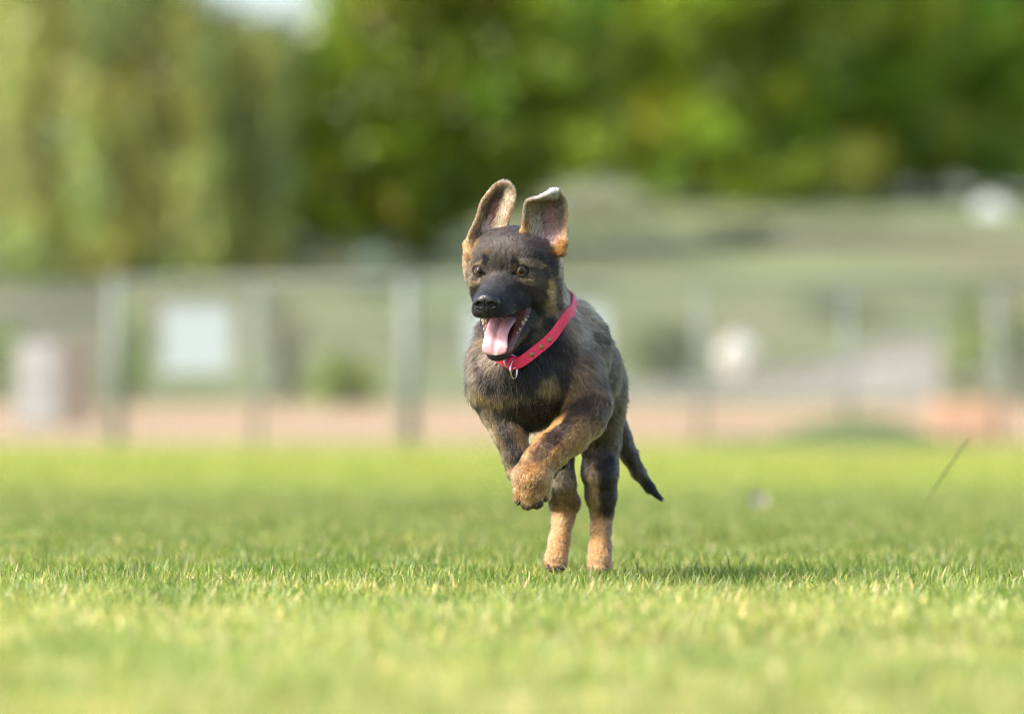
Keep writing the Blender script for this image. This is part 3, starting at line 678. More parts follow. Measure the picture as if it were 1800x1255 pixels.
# ---- neck, chest, trunk (all in photo rows/columns with depth)
back = unit((0.25, 0.85, -0.35)); down = unit((0.08, 0.35, -1))
chain([(922, 505, 92, 51), (934, 545, 100, 56), (948, 600, 112, 73), (950, 640, 122, 84)], 26, 'neck', 13, unit((0.1, 0.45, -0.9)))
chain([(952, 520, 130, 36), (986, 572, 168, 46), (1000, 600, 180, 58)], 26, 'nape', 13, unit((0.25, 0.8, -0.5)))
cone(V3(905, 565, 66), V3(912, 632, 64), 40, 50, 26, 'neck', 14, down)
cone(V3(874, 590, 150), V3(866, 632, 130), 32, 38, 26, 'neck', 14, down)
ell(V3(918, 672, 84), (78, 62, 66), 24, 'chest', 13, down)
ell(V3(862, 672, 104), (37, 52, 50), 24, 'chest', 12, down)
ell(V3(1012, 668, 108), (46, 58, 62), 24, 'chest', 12, unit((0.35, 0.5, -0.8)))
ell(V3(925, 712, 92), (48, 46, 40), 20, 'chest', 13, down)
chain([(985, 625, 190, 80), (1002, 652, 300, 78), (1020, 680, 400, 72), (1030, 700, 455, 62)], 40, 'back', 12, back)
chain([(948, 690, 170, 56), (975, 706, 290, 50)], 30, 'belly', 10, back)
ell(V3(1054, 735, 430), (40, 62, 62), 30, 'HR', 11, down)
ell(V3(992, 722, 430), (34, 52, 50), 24, 'HL', 11, down)
# ---- forelegs
lf = unit(V3(905, 800, 0) - V3(868, 690, 0))
chain([(866, 690, 92, 30), (880, 725, 88, 31), (896, 760, 78, 27), (907, 798, 72, 21), (913, 826, 72, 20)], 16, 'FL', 7)
chain([(913, 826, 72, 20), (936, 838, 100, 18), (962, 828, 128, 17)], 10, 'FL', 5)
for dx, dy, dd in ((0, 0, 0), (8, -10, 6), (-3, 10, 3), (12, -20, 10)):
    cone(V3(968 + dx * .5, 824 + dy * .6, 130), V3(988 + dx * .8, 808 + dy * .8, 142 + dd), 9, 7, 6, 'FLtoe', 2)
chain([(1016, 684, 92, 42), (1036, 712, 76, 34), (1028, 738, 52, 32)], 22, 'FR', 9)
chain([(1028, 738, 52, 32), (1002, 764, 26, 31), (968, 791, 6, 29), (948, 813, -6, 28)], 16, 'FR', 7)
chain([(948, 813, -6, 28), (935, 842, -14, 33), (933, 860, -14, 28)], 10, 'FR', 5)
FRT = [((915, 862, -22), (914, 874, -20), 12.5), ((926, 870, -28), (927, 884, -26), 12.5), ((942, 868, -26), (943, 882, -24), 12.5), ((956, 858, -14), (957, 870, -12), 12)]
for a, b, r in FRT: cone(V3(*a), V3(*b), r, r - 1, 3.5, 'FR', 4)
# ---- hind legs
chain([(984, 760, 430, 34), (977, 812, 400, 27), (983, 850, 395, 25), (992, 882, 432, 22), (1000, 884, 446, 18)], 20, 'HL', 7)
chain([(996, 884, 436, 20), (990, 912, 430, 18), (984, 948, 418, 17.5), (977, 984, 398, 21)], 10, 'HL', 5)
HLT = [((964, 991, 390), 8), ((972, 995, 382), 8.5), ((981, 995, 382), 8.5), ((988, 991, 390), 8)]
chain([(1056, 785, 430, 34), (1055, 830, 408, 28), (1057, 870, 425, 23), (1058, 900, 440, 19)], 20, 'HR', 7)
chain([(1058, 900, 440, 19), (1056, 930, 434, 17), (1055, 962, 418, 18.5), (1054, 986, 400, 22)], 10, 'HR', 5)
HRT = [((1042, 994, 392), 8), ((1050, 998, 383), 8.5), ((1059, 998, 383), 8.5), ((1067, 994, 392), 8)]
for T, nm in ((HLT, 'HL'), (HRT, 'HR')):
    for (x, y, d), r in T: cone(V3(x, y - 6, d + 22), V3(x, y + 3, d), r, r, 5, nm, 4)
# ---- tail
chain([(1073, 720, 480, 21), (1092, 768, 500, 17), (1106, 800, 512, 14.5), (1122, 830, 520, 11.5), (1141, 856, 528, 8), (1161, 876, 532, 3)], 6, 'tail', 7)

verts, faces = BF.surface()
print('dog surface', len(verts), len(faces))

# ---- coat: region, flow, length by nearest guides
REG = ['head', 'jaw', 'ear', 'neck', 'nape', 'chest', 'back', 'belly', 'FL', 'FLtoe', 'FR', 'HL', 'HR', 'tail']
def coat(p, n):
    """p: points, n: normals -> region index, flow (tangent), fur length"""
    N = len(p); best = np.full(N, 1e9); reg = np.zeros(N, int); fw = np.zeros((N, 3)); ln_ = np.zeros(N); ws = np.zeros(N)
    nose = H(0, 95, -42); hd = p - nose; hd = hd / (np.linalg.norm(hd, axis=1, keepdims=True) + 1e-9)
    for a, b, ra, rb, rg, fl, flow in PR:
        ba = b - a; t = np.clip(((p - a) @ ba) / (ba @ ba + 1e-6), 0, 1)
        d = np.linalg.norm(p - a - t[:, None] * ba, axis=1) - (ra + (rb - ra) * t)
        w_ = np.exp(-np.clip(d, -20, 200) / 6.0); m = d < best; best[m] = d[m]; reg[m] = REG.index(rg)
        if flow is None: fv = hd if rg == 'head' else np.tile(unit(b - a), (N, 1))
        else: fv = flow
        fw += w_[:, None] * fv; ln_ += w_ * fl; ws += w_
    ln_ /= ws; fw -= (fw * n).sum(1, keepdims=True) * n
    fw /= np.linalg.norm(fw, axis=1, keepdims=True) + 1e-9
    return reg, fw, ln_
def vnoise(p, scale, seed=0):
    """cheap smooth value noise, -1..1"""
    q = p / scale + 100 + seed * 17.3; i = np.floor(q).astype(np.int64); f = q - i; f = f * f * (3 - 2 * f); out = 0
    def hsh(a): h = (a[:, 0] * 73856093) ^ (a[:, 1] * 19349663) ^ (a[:, 2] * 83492791) ^ (seed * 7919); h = (h ^ (h >> 13)) * 1274126177; return ((h & 0xffff) / 32767.5) - 1
    for dx in (0, 1):
        for dy in (0, 1):
            for dz in (0, 1):
                wgt = (f[:, 0] if dx else 1 - f[:, 0]) * (f[:, 1] if dy else 1 - f[:, 1]) * (f[:, 2] if dz else 1 - f[:, 2])
                out = out + wgt * hsh(i + np.array([dx, dy, dz]))
    return out
def lin(r, g, b): return np.array([((c / 255 + 0.055) / 1.055) ** 2.4 if c > 10 else c / 255 / 12.92 for c in (r, g, b)])
BLACK, DARK, GREY = lin(30, 28, 30), lin(52, 44, 38), lin(84, 70, 57)
SABLE, TAN, GOLD, CREAM = lin(124, 104, 78), lin(172, 132, 88), lin(162, 118, 70), lin(226, 204, 172)
# marks: region set, column, row, half-width, half-height, tilt (deg, + = clockwise), colour, strength[, depth limit]
MK = [
 ('back nape', 1030, 600, 400, 400, 0, GREY, 1), ('back', 1080, 640, 24, 80, 10, lin(86, 76, 68), .8),
 ('belly', 960, 720, 400, 400, 0, lin(120, 105, 85), 1),
 ('neck nape', 950, 580, 400, 400, 0, DARK, 1), ('nape neck', 1012, 545, 34, 44, 20, lin(158, 134, 106), .9), ('nape neck', 1030, 585, 20, 36, 20, lin(150, 130, 104), .7),
 ('neck chest', 850, 620, 30, 40, 0, lin(112, 94, 72), .7), ('neck chest', 960, 590, 30, 60, 35, BLACK, .8), ('neck', 990, 500, 20, 60, 5, lin(170, 145, 112), .8),
 ('chest', 950, 680, 400, 400, 0, lin(46, 39, 34), 1), ('chest', 905, 655, 60, 34, -10, lin(44, 38, 34), .9), ('chest neck', 935, 640, 44, 30, 0, BLACK, .8),
 ('chest', 850, 692, 34, 12, 20, lin(140, 118, 80), .9), ('chest', 905, 690, 40, 9, 5, lin(110, 94, 68), .5), ('chest', 990, 664, 46, 22, -14, lin(136, 114, 76), .9), ('chest neck', 1030, 640, 26, 40, 10, lin(104, 86, 66), .7),
 ('chest', 935, 725, 50, 30, 0, BLACK, 1), ('chest', 985, 700, 40, 18, -20, lin(40, 34, 28), .9), ('chest', 834, 655, 10, 34, 0, lin(120, 102, 78), .6),
 ('FL', 890, 750, 400, 400, 0, lin(100, 82, 60), 1), ('FL', 880, 740, 10, 60, -18, lin(50, 44, 42), .9), ('FL', 905, 800, 13, 26, -14, lin(52, 46, 44), .85), ('FL', 848, 715, 8, 26, -10, lin(60, 54, 50), .6),
 ('FL', 868, 790, 9, 60, -18, lin(186, 156, 116), .7), ('FL', 918, 770, 10, 30, -20, lin(150, 116, 76), .8), ('FL', 900, 835, 12, 14, 0, TAN, .8), ('FL', 950, 830, 26, 22, 0, DARK, .9),
 ('FLtoe', 950, 820, 400, 400, 0, BLACK, 1),
 ('FR', 1000, 780, 400, 400, 0, lin(164, 122, 76), 1), ('FR', 1050, 700, 52, 50, 0, lin(82, 68, 52), .95), ('FR', 1020, 712, 44, 15, -34, lin(46, 40, 36), .8), ('FR', 985, 757, 36, 16, -42, lin(50, 44, 42), .9),
 ('FR', 1020, 755, 30, 14, -36, lin(124, 102, 74), .6), ('FR', 950, 794, 34, 13, -52, lin(72, 60, 50), .85), ('FR', 918, 824, 18, 11, -50, lin(86, 70, 54), .75), ('FR', 968, 748, 34, 7, -42, lin(226, 172, 104), .85),
 ('FR', 940, 830, 30, 20, 0, lin(190, 132, 72), .4), ('FR', 944, 850, 12, 16, 10, lin(96, 74, 48), .6), ('FR', 911, 888, 14, 6, 20, BLACK, .95), ('FR', 946, 888, 20, 8, -25, lin(36, 30, 24), .95), ('FR', 930, 876, 4, 14, 0, GOLD, .6),
 ('HL', 1000, 780, 400, 400, 0, GREY, 1), ('HL', 992, 850, 26, 42, 0, lin(120, 106, 84), .8), ('HL', 1010, 870, 10, 34, -15, lin(130, 100, 76), .7), ('HL', 985, 945, 60, 50, 0, lin(186, 138, 90), 1), ('HL', 1004, 940, 12, 50, 8, lin(160, 118, 80), .6), ('HL', 968, 876, 12, 20, 0, lin(46, 40, 34), .8),
 ('HR', 1050, 760, 400, 400, 0, GREY, 1), ('HR', 1050, 815, 30, 34, 0, lin(60, 54, 52), .85), ('HR', 1068, 860, 15, 70, 0, lin(42, 38, 40), .9), ('HR', 1042, 870, 10, 60, 0, lin(150, 128, 102), .85), ('HR', 1054, 960, 60, 50, 0, lin(192, 146, 98), 1), ('HR', 1072, 945, 8, 34, 0, lin(120, 92, 66), .7),
 ('tail', 1110, 800, 400, 400, 0, lin(76, 66, 56), 1), ('tail', 1148, 860, 26, 16, 45, BLACK, 1), ('tail', 1100, 800, 8, 40, -25, lin(44, 38, 34), .7),
 # head
 ('head jaw', 880, 480, 400, 400, 0, lin(56, 48, 44), 1), ('head', 885, 430, 60, 26, 0, lin(76, 66, 60), .7), ('head', 880, 460, 24, 40, 0, lin(82, 76, 72), .7),
 ('head', 965, 440, 30, 40, -15, lin(40, 36, 36), .8), ('head', 822, 446, 9, 20, 0, TAN, .9), ('head', 816, 480, 6, 30, 0, TAN, .9), ('head', 992, 470, 14, 40, 0, lin(140, 112, 78), .9), ('head', 982, 436, 18, 14, -20, GOLD, .8),
 ('head', 967, 518, 9, 26, -6, lin(186, 142, 88), .9), ('head', 958, 550, 12, 26, 25, lin(140, 114, 74), .7), ('head', 985, 520, 12, 40, 10, lin(66, 56, 44), .8), ('head neck', 999, 510, 10, 50, 5, lin(190, 164, 130), .8), ('head jaw neck', 948, 590, 26, 12, -40, lin(104, 88, 58), .8), ('head', 940, 536, 14, 20, 0, lin(74, 62, 48), .5),
 ('head', 946, 468, 20, 5, 32, lin(126, 98, 68), .7), ('head', 924, 462, 14, 5, 10, lin(150, 130, 104), .6), ('head', 928, 496, 16, 5, 10, lin(116, 100, 76), .75), ('head', 944, 496, 12, 8, 30, lin(92, 78, 58), .6),
 ('head', 904, 458, 9, 12, 0, BLACK, 1), ('head', 906, 449, 5, 4, 0, lin(120, 90, 54), .6), ('head', 904, 476, 5, 12, 0, lin(84, 66, 46), .7), ('head', 855, 457, 7, 10, 0, BLACK, 1), ('head', 855, 451, 4, 4, 0, lin(110, 84, 52), .6),
 ('head', 842, 464, 8, 3, -10, lin(130, 112, 90), .7), ('head', 839, 497, 7, 5, 0, lin(140, 116, 88), .8), ('head', 829, 505, 3, 24, 0, lin(150, 124, 90), .7), ('head', 826, 464, 6, 16, 0, lin(104, 84, 62), .6),
 ('head', 862, 535, 48, 34, 0, lin(24, 22, 24), 1), ('head', 900, 522, 34, 22, 15, lin(27, 25, 26), .95), ('head', 862, 502, 18, 8, 0, lin(46, 45, 47), .7), ('head', 882, 492, 12, 18, 0, lin(40, 38, 38), .8), ('head', 922, 543, 32, 16, 0, lin(24, 22, 22), .9),
 ('head', 830, 425, 10, 14, 0, GOLD, .8), ('head', 929, 420, 6, 10, 0, lin(50, 40, 34), .6),
 ('jaw', 900, 600, 60, 40, 0, lin(46, 42, 36), .8), ('jaw', 925, 600, 20, 20, 0, lin(90, 76, 52), .6),
]
def colour(p, reg):
    px = 900 + p[:, 0] / (1 + p[:, 1] / 1e4); py = HOR - p[:, 2] / (1 + p[:, 1] / 1e4)
    px = px + 3.5 * vnoise(p, 11, 1) + 2 * vnoise(p, 5, 2); py = py + 3.5 * vnoise(p, 11, 3) + 2 * vnoise(p, 5, 4)
    c = np.tile(GREY, (len(p), 1)); names = np.array(REG)[reg]
    for rg, x, y, rx, ry, tilt, colr, st in MK:
        m = np.isin(names, rg.split()); a = R(tilt); dx, dy = px - x, py - y
        u, v = dx * math.cos(a) + dy * math.sin(a), -dx * math.sin(a) + dy * math.cos(a)
        d = np.sqrt((u / rx) ** 2 + (v / ry) ** 2); w_ = st * np.clip((1.25 - d) / 0.5, 0, 1) * m
        w_ = w_ * w_ * (3 - 2 * w_) if st >= 1 else w_
        c = c * (1 - w_[:, None]) + colr * w_[:, None]
    return c
EARS_P = np.concatenate([EARL.reshape(-1, 3), EARR.reshape(-1, 3)])
def ear_param(p):
    """nearest sample of an ear: which ear, s across, t along, front side"""
    out = np.zeros((len(p), 4)); bd = np.full(len(p), 1e9)
    for k, E_ in enumerate((EARL, EARR)):
        m, n, _ = E_.shape; kd = kdtree.KDTree(m * n)
        for i, q in enumerate(E_.reshape(-1, 3)): kd.insert(q, i)
        kd.balance()
        for j in np.nonzero(np.linalg.norm(p - E_.mean((0, 1)), axis=1) < 110)[0]:
            co, i, d = kd.find(p[j])
            if d < bd[j]: bd[j] = d; out[j] = (k, (i % n) / (n - 1), (i // n) / (m - 1), 1.0 if p[j, 1] < co[1] else 0.0)
    return out, bd
def ear_colour(ep, p):
    """inside of the ears: grey-brown edge fur, pink skin in the cup, pale hair on the inner fold"""
    k, s, t, fr = ep.T; c = np.tile(lin(128, 102, 76), (len(p), 1))
    nz = 0.06 * vnoise(p, 6, 9)
    s = s + nz; t = t + nz
    front = fr > 0.5
    def put(w_, colr): nonlocal c; w_ = np.clip(w_, 0, 1)[:, None]; c = c * (1 - w_) + colr * w_
    L, Rr = (k < .5) & front, (k > .5) & front
    sm = lambda x, a, b: np.clip((x - a) / (b - a), 0, 1)
    # picture-left ear
    put(L * sm(s, .08, .16) * sm(s, .75, .55), lin(78, 68, 60)); put(L * sm(s, .25, .38) * sm(s, .72, .6) * sm(t, .68, .3), lin(168, 118, 108))
    put(L * sm(s, .58, .7), lin(170, 156, 134)); put(L * sm(t, .78, .9), lin(138, 122, 102)); put(L * sm(s, .10, .02), lin(140, 116, 86)); put(L * sm(t, .3, .12) * sm(s, .5, .7), lin(176, 132, 82)); put(L * sm(s, .95, .99), lin(140, 116, 86))
    put(L * sm(t, .32, .12) * sm(s, .25, .4) * sm(s, .72, .6), lin(176, 104, 92)); put(L * sm(t, .3, .1) * sm(s, .3, .1), lin(168, 128, 82))
    # picture-right ear
    put(Rr * sm(s, .2, .34) * sm(s, .95, .8), lin(112, 98, 86)); put(Rr * sm(s, .45, .55) * sm(s, .8, .68) * sm(t, .7, .5), lin(136, 106, 102)); put(Rr * sm(t, .5, .2) * sm(s, .4, .5), lin(146, 118, 116))
    put(Rr * sm(s, .34, .2) * sm(t, .15, .4), lin(140, 124, 102)); put(Rr * sm(t, .62, .80) * sm(s, .98, .75), lin(214, 206, 198)); put(Rr * sm(s, .72, .84) * sm(t, .3, .5) * sm(t, .85, .75), lin(112, 102, 94)); put(Rr * sm(s, .93, .98), lin(150, 128, 98))  # near-white folded top has sunlight put into its colour
    put(Rr * sm(s, .3, .12) * sm(t, .36, .2), GOLD); put(Rr * sm(t, .2, .05) * sm(s, .2, .35) * sm(s, .6, .5), lin(150, 76, 74)); put(Rr * sm(t, .3, .1) * sm(s, .75, .9), GOLD)
    bk = ~front; c[bk] = lin(120, 98, 74); return c

# ---- skin: vertex colours; bare inside the mouth, round the eyes and on the lips
nrm = BF.grad(verts)
reg, fw, fl = coat(verts, nrm)
vc = colour(verts, reg) * 0.8
ep, ed = ear_param(verts); me_ = ed < 7.5; t_ = ep[:, 2] > 0.04
vc[me_ & t_] = ear_colour(ep[me_ & t_], verts[me_ & t_])
hl = (verts - HO) @ HM.T                                   # head-local coordinates
jl = (verts - H(0, -50, -58)) @ JM.T
def in_mouth(hl, jl, nrm):
    r, f, u = hl.T
    up = (f > -60) & (f < 95) & (u < -56) & (u > -135) & (np.abs(r) < 50)
    palate = up & (nrm @ HU < -0.7) & (f < 66) & (u > -80) & (f > -12) & (f < 80) & (np.abs(r) < 27 - 0.16 * np.clip(f, 0, 90))
    jr_, jf, ju_ = jl.T
    floor = (jf > 5) & (jf < 134) & (np.abs(jr_) < 52) & (ju_ > -14) & (nrm @ ju > -0.1) & (ju_ < 17) & (np.abs(jr_ - 4) < 50 - 0.2 * jf) & (u < -58)
    cave = (f > -62) & (f < 2) & (u < -57) & (u > -92) & (np.abs(r) < 31)
    return palate | floor | cave
mouth = in_mouth(hl, jl, nrm)
lip = (jl[:, 1] > 28) & (jl[:, 1] < 140) & (jl[:, 2] > -8) & (jl[:, 2] < 12) & (np.abs(jl[:, 0]) < 56) & (hl[:, 2] < -70) & (np.abs(jl[:, 0] - 4) > 13) & ~mouth
lip |= (jl[:, 1] > 112) & (jl[:, 2] > -20) & (jl[:, 2] < 12) & (np.abs(jl[:, 0]) < 36) & (hl[:, 2] < -90) & ~mouth
ulip = (np.abs(hl[:, 2] + 67 + 0.06 * (hl[:, 1] - 30)) < 4) & (hl[:, 1] > -14) & (hl[:, 1] < 92) & ~mouth
eyer = np.minimum(np.linalg.norm(hl - [38, -7, 0], axis=1), np.linalg.norm(hl - [-38, -7, 0], axis=1))
vc[lip | ulip] = lin(30, 28, 30); vc[mouth] = lin(84, 38, 40)
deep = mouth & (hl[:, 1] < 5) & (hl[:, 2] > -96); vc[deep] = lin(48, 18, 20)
gum = mouth & (np.abs(jl[:, 0] - 4) > 20) & (jl[:, 1] > 30) & (jl[:, 2] > -8); vc[gum] = lin(116, 74, 70)
vc[eyer < 13.5] = lin(16, 14, 15)
vc[np.linalg.norm((hl - [0, 90, -41]) / [26, 18, 18], axis=1) < 1] = 0.002
m_skin = mat('dog_skin', rough=0.6); ns, ln, b = nodes(m_skin)
a = ns.new('ShaderNodeAttribute'); a.attribute_name = 'coat'; ln.new(a.outputs['Color'], b.inputs['Base Color'])
a2 = ns.new('ShaderNodeAttribute'); a2.attribute_name = 'wet'; mr = ns.new('ShaderNodeMapRange'); mr.inputs['To Min'].default_value = 0.75; mr.inputs['To Max'].default_value = 0.22
ln.new(a2.outputs['Fac'], mr.inputs['Value']); ln.new(mr.outputs[0], b.inputs['Roughness'])
dog = empty('dog', 'black and tan sable puppy running over the lawn with mouth open and a pink collar', 'dog', loc=tuple(to_world(V3(1010, 1000, 400))))
def child(o, parent=dog):
    """parent keeping the world place"""
    bpy.context.view_layer.update()
    o.parent = parent; o.matrix_parent_inverse = parent.matrix_world.inverted(); return o
body = child(mesh_obj('body', to_world(verts), faces, m_skin, smooth=True))
def pattr(me, name, arr):
    at_ = me.attributes.new(name, 'FLOAT_COLOR' if arr.ndim > 1 else 'FLOAT', 'POINT')
    if arr.ndim > 1: at_.data.foreach_set('color', np.concatenate([arr, np.ones((len(arr), 1))], 1).astype(np.float32).ravel())
    else: at_.data.foreach_set('value', arr.astype(np.float32))
pattr(body.data, 'coat', vc); pattr(body.data, 'wet', mouth * 0.9 + (lip | ulip) * 0.1 + (eyer < 13.5) * 0.4)

# ---- collar path, kept clear of the throat
CP = np.array([V3(*p) for p in [(882, 632, 14), (902, 642, -2), (925, 630, -2), (945, 614, 8), (966, 597, 22), (984, 574, 40), (996, 553, 62), (1001, 545, 90), (987, 531, 134), (940, 518, 168), (896, 520, 160), (872, 556, 130), (868, 590, 84), (870, 614, 42)]])
def closed_spline(P, n):
    m = len(P); t = np.linspace(0, m, n, endpoint=False); i = t.astype(int); f = (t - i)[:, None]
    p0, p1, p2, p3 = P[(i - 1) % m], P[i % m], P[(i + 1) % m], P[(i + 2) % m]
    return 0.5 * (2 * p1 + (p2 - p0) * f + (2 * p0 - 5 * p1 + 4 * p2 - p3) * f ** 2 + (3 * p1 - p0 - 3 * p2 + p3) * f ** 3)
path = closed_spline(CP, 120)
axis = unit(V3(925, 500, 80) - V3(950, 650, 120)); cen = path.mean(0)
for _ in range(10):
    s_ = BF.sample(path); g_ = BF.grad(path); g_ -= (g_ @ axis)[:, None] * axis * 0.95
    path = path + g_ * (4.5 - s_)[:, None] * 0.5 * ((s_ < 4.5) | (s_ > 14))[:, None]
    path = (np.roll(path, 1, 0) + path * 2 + np.roll(path, -1, 0)) / 4

# ---- fur
def scatter(n, wfun):
    tri = np.concatenate([faces[:, [0, 1, 2]], faces[:, [0, 2, 3]]]); A, B, C_ = (verts[tri[:, i]] for i in range(3))
    ar = np.linalg.norm(np.cross(B - A, C_ - A), axis=1) * wfun(tri[:, 0]); cs = np.cumsum(ar); cs /= cs[-1]
    k = np.searchsorted(cs, RNG.random(n)); u, v = RNG.random(n), RNG.random(n); m = u + v > 1; u[m], v[m] = 1 - u[m], 1 - v[m]
    return A[k] + u[:, None] * (B[k] - A[k]) + v[:, None] * (C_[k] - A[k]), tri[k, 0]
bare = mouth | lip | (eyer < 12.4)
dens = np.where(bare, 0, 1.0) * np.where(np.isin(reg, [0, 1, 2]), 2.6, 1.0)
dens *= np.where(nrm[:, 1] > 0.6, 0.5, 1.0) * np.where(verts[:, 1] > 330, 0.7, 1)
NF = 480000
root, vi = scatter(NF, lambda i: dens[i])
nr = BF.grad(root)
# off the collar strap and inside of nose leather
kd = kdtree.KDTree(len(path)); [kd.insert(q, i) for i, q in enumerate(path)]; kd.balance()
cd = np.array([kd.find(q)[2] for q in root])
hr = (root - HO) @ HM.T
nose_in = (np.linalg.norm((hr - [0, 88, -41]) / [24, 16, 15], axis=1) < 1.05)
keep = (cd > 9) & ~nose_in
root, vi, nr, cd, hr = root[keep], vi[keep], nr[keep], cd[keep], hr[keep]
rg, fl_v, ln_v = coat(root, nr)
col = colour(root, rg)
ep, ed = ear_param(root); ie = (ed < 8) & (ep[:, 2] > 0.04)
col[ie] = ear_colour(ep[ie], root[ie])
E3 = [unit(E_[-4:].mean((0, 1)) - E_[:4].mean((0, 1))) for E_ in (EARL, EARR)]
if ie.any():
    fe = np.where((ep[ie, 0] < .5)[:, None], E3[0], E3[1]) + np.where(ep[ie, 3:4] > .5, 0, 1) * np.array([0, .3, 0])
    side = (ep[ie, 1] - 0.5)[:, None] * HR * 1.0; fe = fe + side
    fe -= (fe * nr[ie]).sum(1, keepdims=True) * nr[ie]; fl_v[ie] = fe / (np.linalg.norm(fe, axis=1, keepdims=True) + 1e-9)
    ln_v[ie] = np.where((ep[ie, 1] < .08) | (ep[ie, 1] > .92), 2.8, 4.0)
# hair shortens towards the eyes, lips and under the strap
er = np.minimum(np.linalg.norm(hr - [38, -7, 0], axis=1), np.linalg.norm(hr - [-38, -7, 0], axis=1))
ln_v *= np.where(np.isin(rg, [3, 4, 5, 6]), 1.42, 1.0) * np.where((rg == 0) & (hr[:, 1] < 15), 1.12, 1.0)
ln_v *= np.clip((er - 11) / 22, 0.25, 1) * np.clip((cd - 4) / 10, 0.5, 1)
N = len(root)
jit = RNG.normal(0, 1, (N, 3)); wav = np.stack([vnoise(root, 14, 21), vnoise(root, 14, 22), vnoise(root, 14, 23)], 1)
wav2 = np.stack([vnoise(root, 5, 31), vnoise(root, 5, 32), vnoise(root, 5, 33)], 1)
tdir = fl_v + 0.15 * jit + (0.36 * wav + 0.22 * wav2) * np.where(rg == 13, 0.25, 1)[:, None]; tdir -= (tdir * nr).sum(1, keepdims=True) * nr; tdir /= np.linalg.norm(tdir, axis=1, keepdims=True) + 1e-9
Ls = ln_v * (0.7 + 0.6 * RNG.random(N)) * np.where(RNG.random(N) < 0.09, 1.6, 1.0)
wav2_ = None
lift = (0.30 + 0.10 * RNG.normal(0, 1, N)).clip(0.08, 0.6); lift = np.where(ie, lift * 1.1, lift)
S = np.array([0, .33, .67, 1.0])
P = np.stack([root + (tdir * (Ls * s)[:, None]) + nr * (Ls * lift * (1.25 * s - 0.45 * s * s))[:, None] for s in S], 1)
# clumping towards neighbours
NC = N // 9; ci = RNG.choice(N, NC, replace=False); kd = kdtree.KDTree(NC)
for i, q in enumerate(root[ci]): kd.insert(q, i)
kd.balance(); near = np.array([kd.find(q)[1] for q in root]); cidx = ci[near]
for a, s in enumerate(S):
    k = 0.42 * s ** 1.3
    P[:, a] = P[:, a] * (1 - k) + (P[cidx, a]) * k
clv = RNG.normal(0, 1, NC)[near]
bright = np.where(np.isin(rg, [8, 10, 11, 12]), 0.95, 0.84) * np.clip(1 + 0.34 * clv + 0.2 * RNG.normal(0, 1, N), 0.3, 2.2)
lum = col.mean(1); sable = np.isin(rg, [3, 4, 5, 6, 7]) | (np.isin(rg, [8, 10, 11, 12]) & (lum < 0.2))
tipd = np.where(sable, 0.55, 0.85) + 0.2 * RNG.normal(0, 1, N); tipd = tipd.clip(0.25, 1.25)
rootb = np.where(sable, 1.3, 1.05)
f_ = np.stack([rootb, rootb * .7 + tipd * .3, rootb * .3 + tipd * .7, tipd], 1)
cols = col[:, None, :] * (bright[:, None] * f_)[..., None]
light = (RNG.random(N) < 0.05) & (lum < 0.12) & ~ie; cols[light] = cols[light] * 0.4 + lin(140, 122, 100) * 0.6
rad = np.where(np.isin(rg, [0, 1, 2]), 0.25, 0.34)
RW = rad[:, None] * np.array([1.0, 0.95, 0.75, 0.15])
def hair_object(name, P, RW, cols, m):
    n, k = P.shape[:2]; cu = bpy.data.hair_curves.new(name); cu.add_curves([k] * n)
    cu.position_data.foreach_set('vector', to_world(P.reshape(-1, 3)).astype(np.float32).ravel())
    r_ = cu.attributes.get('radius') or cu.attributes.new('radius', 'FLOAT', 'POINT'); r_.data.foreach_set('value', (RW.reshape(-1) * U).astype(np.float32))
    c_ = cu.attributes.new('coat', 'FLOAT_COLOR', 'POINT'); c_.data.foreach_set('color', np.concatenate([cols.reshape(-1, 3), np.ones((n * k, 1))], 1).astype(np.float32).ravel())
    cu.materials.append(m); o = bpy.data.objects.new(name, cu); COL.objects.link(o); return o
m_fur = bpy.data.materials.new('dog_fur'); m_fur.use_nodes = True; ns, ln = m_fur.node_tree.nodes, m_fur.node_tree.links; ns.clear()
out = ns.new('ShaderNodeOutputMaterial'); hb = ns.new('ShaderNodeBsdfHairPrincipled'); hb.parametrization = 'COLOR'
hb.inputs['Roughness'].default_value = 0.46; hb.inputs['Radial Roughness'].default_value = 0.6; hb.inputs['Coat'].default_value = 0.0; hb.inputs['IOR'].default_value = 1.38
a = ns.new('ShaderNodeAttribute'); a.attribute_name = 'coat'; ln.new(a.outputs['Color'], hb.inputs['Color']); ln.new(hb.outputs[0], out.inputs[0])
child(hair_object('fur', P, RW, cols.clip(0.002, 0.95), m_fur))
# long pale guard hairs inside the ears and whiskers on the muzzle
LP, LC, LR = [], [], []
def strand(p, d, L, c, r, sag=0.0):
    d = unit(d); LP.append([p + d * L * s + np.array([0, 0, -1]) * sag * s * s * L for s in S]); LC.append([c] * 4); LR.append([r, r * .9, r * .6, r * .15])
for E_, sl, k in ((EARL, (.28, .62), 110), (EARR, (.12, .45), 120)):
    up_ = unit(E_[44].mean(0) - E_[6].mean(0))
    for _ in range(k):
        s = random.uniform(*sl); a = random.randint(2, 24); p = E_[a, int(s * 25)] + np.array([0, -4, 0])
        strand(p, up_ + np.array([random.gauss(0.12 if k == 110 else 0.25, .22), -0.45, 0]), random.uniform(12, 26), lin(244, 236, 226), 0.7)
for s in (-1, 1):
    for _ in range(22):
        p = H(s * random.uniform(20, 30), random.uniform(30, 70), random.uniform(-64, -48))
        strand(p, HR * s + HF * random.uniform(-.4, .2) + HU * random.uniform(-.9, .0), random.uniform(16, 32), lin(24, 22, 22), 0.22, 0.35)
child(hair_object('whiskers', np.array(LP), np.array(LR), np.array(LC), m_fur))

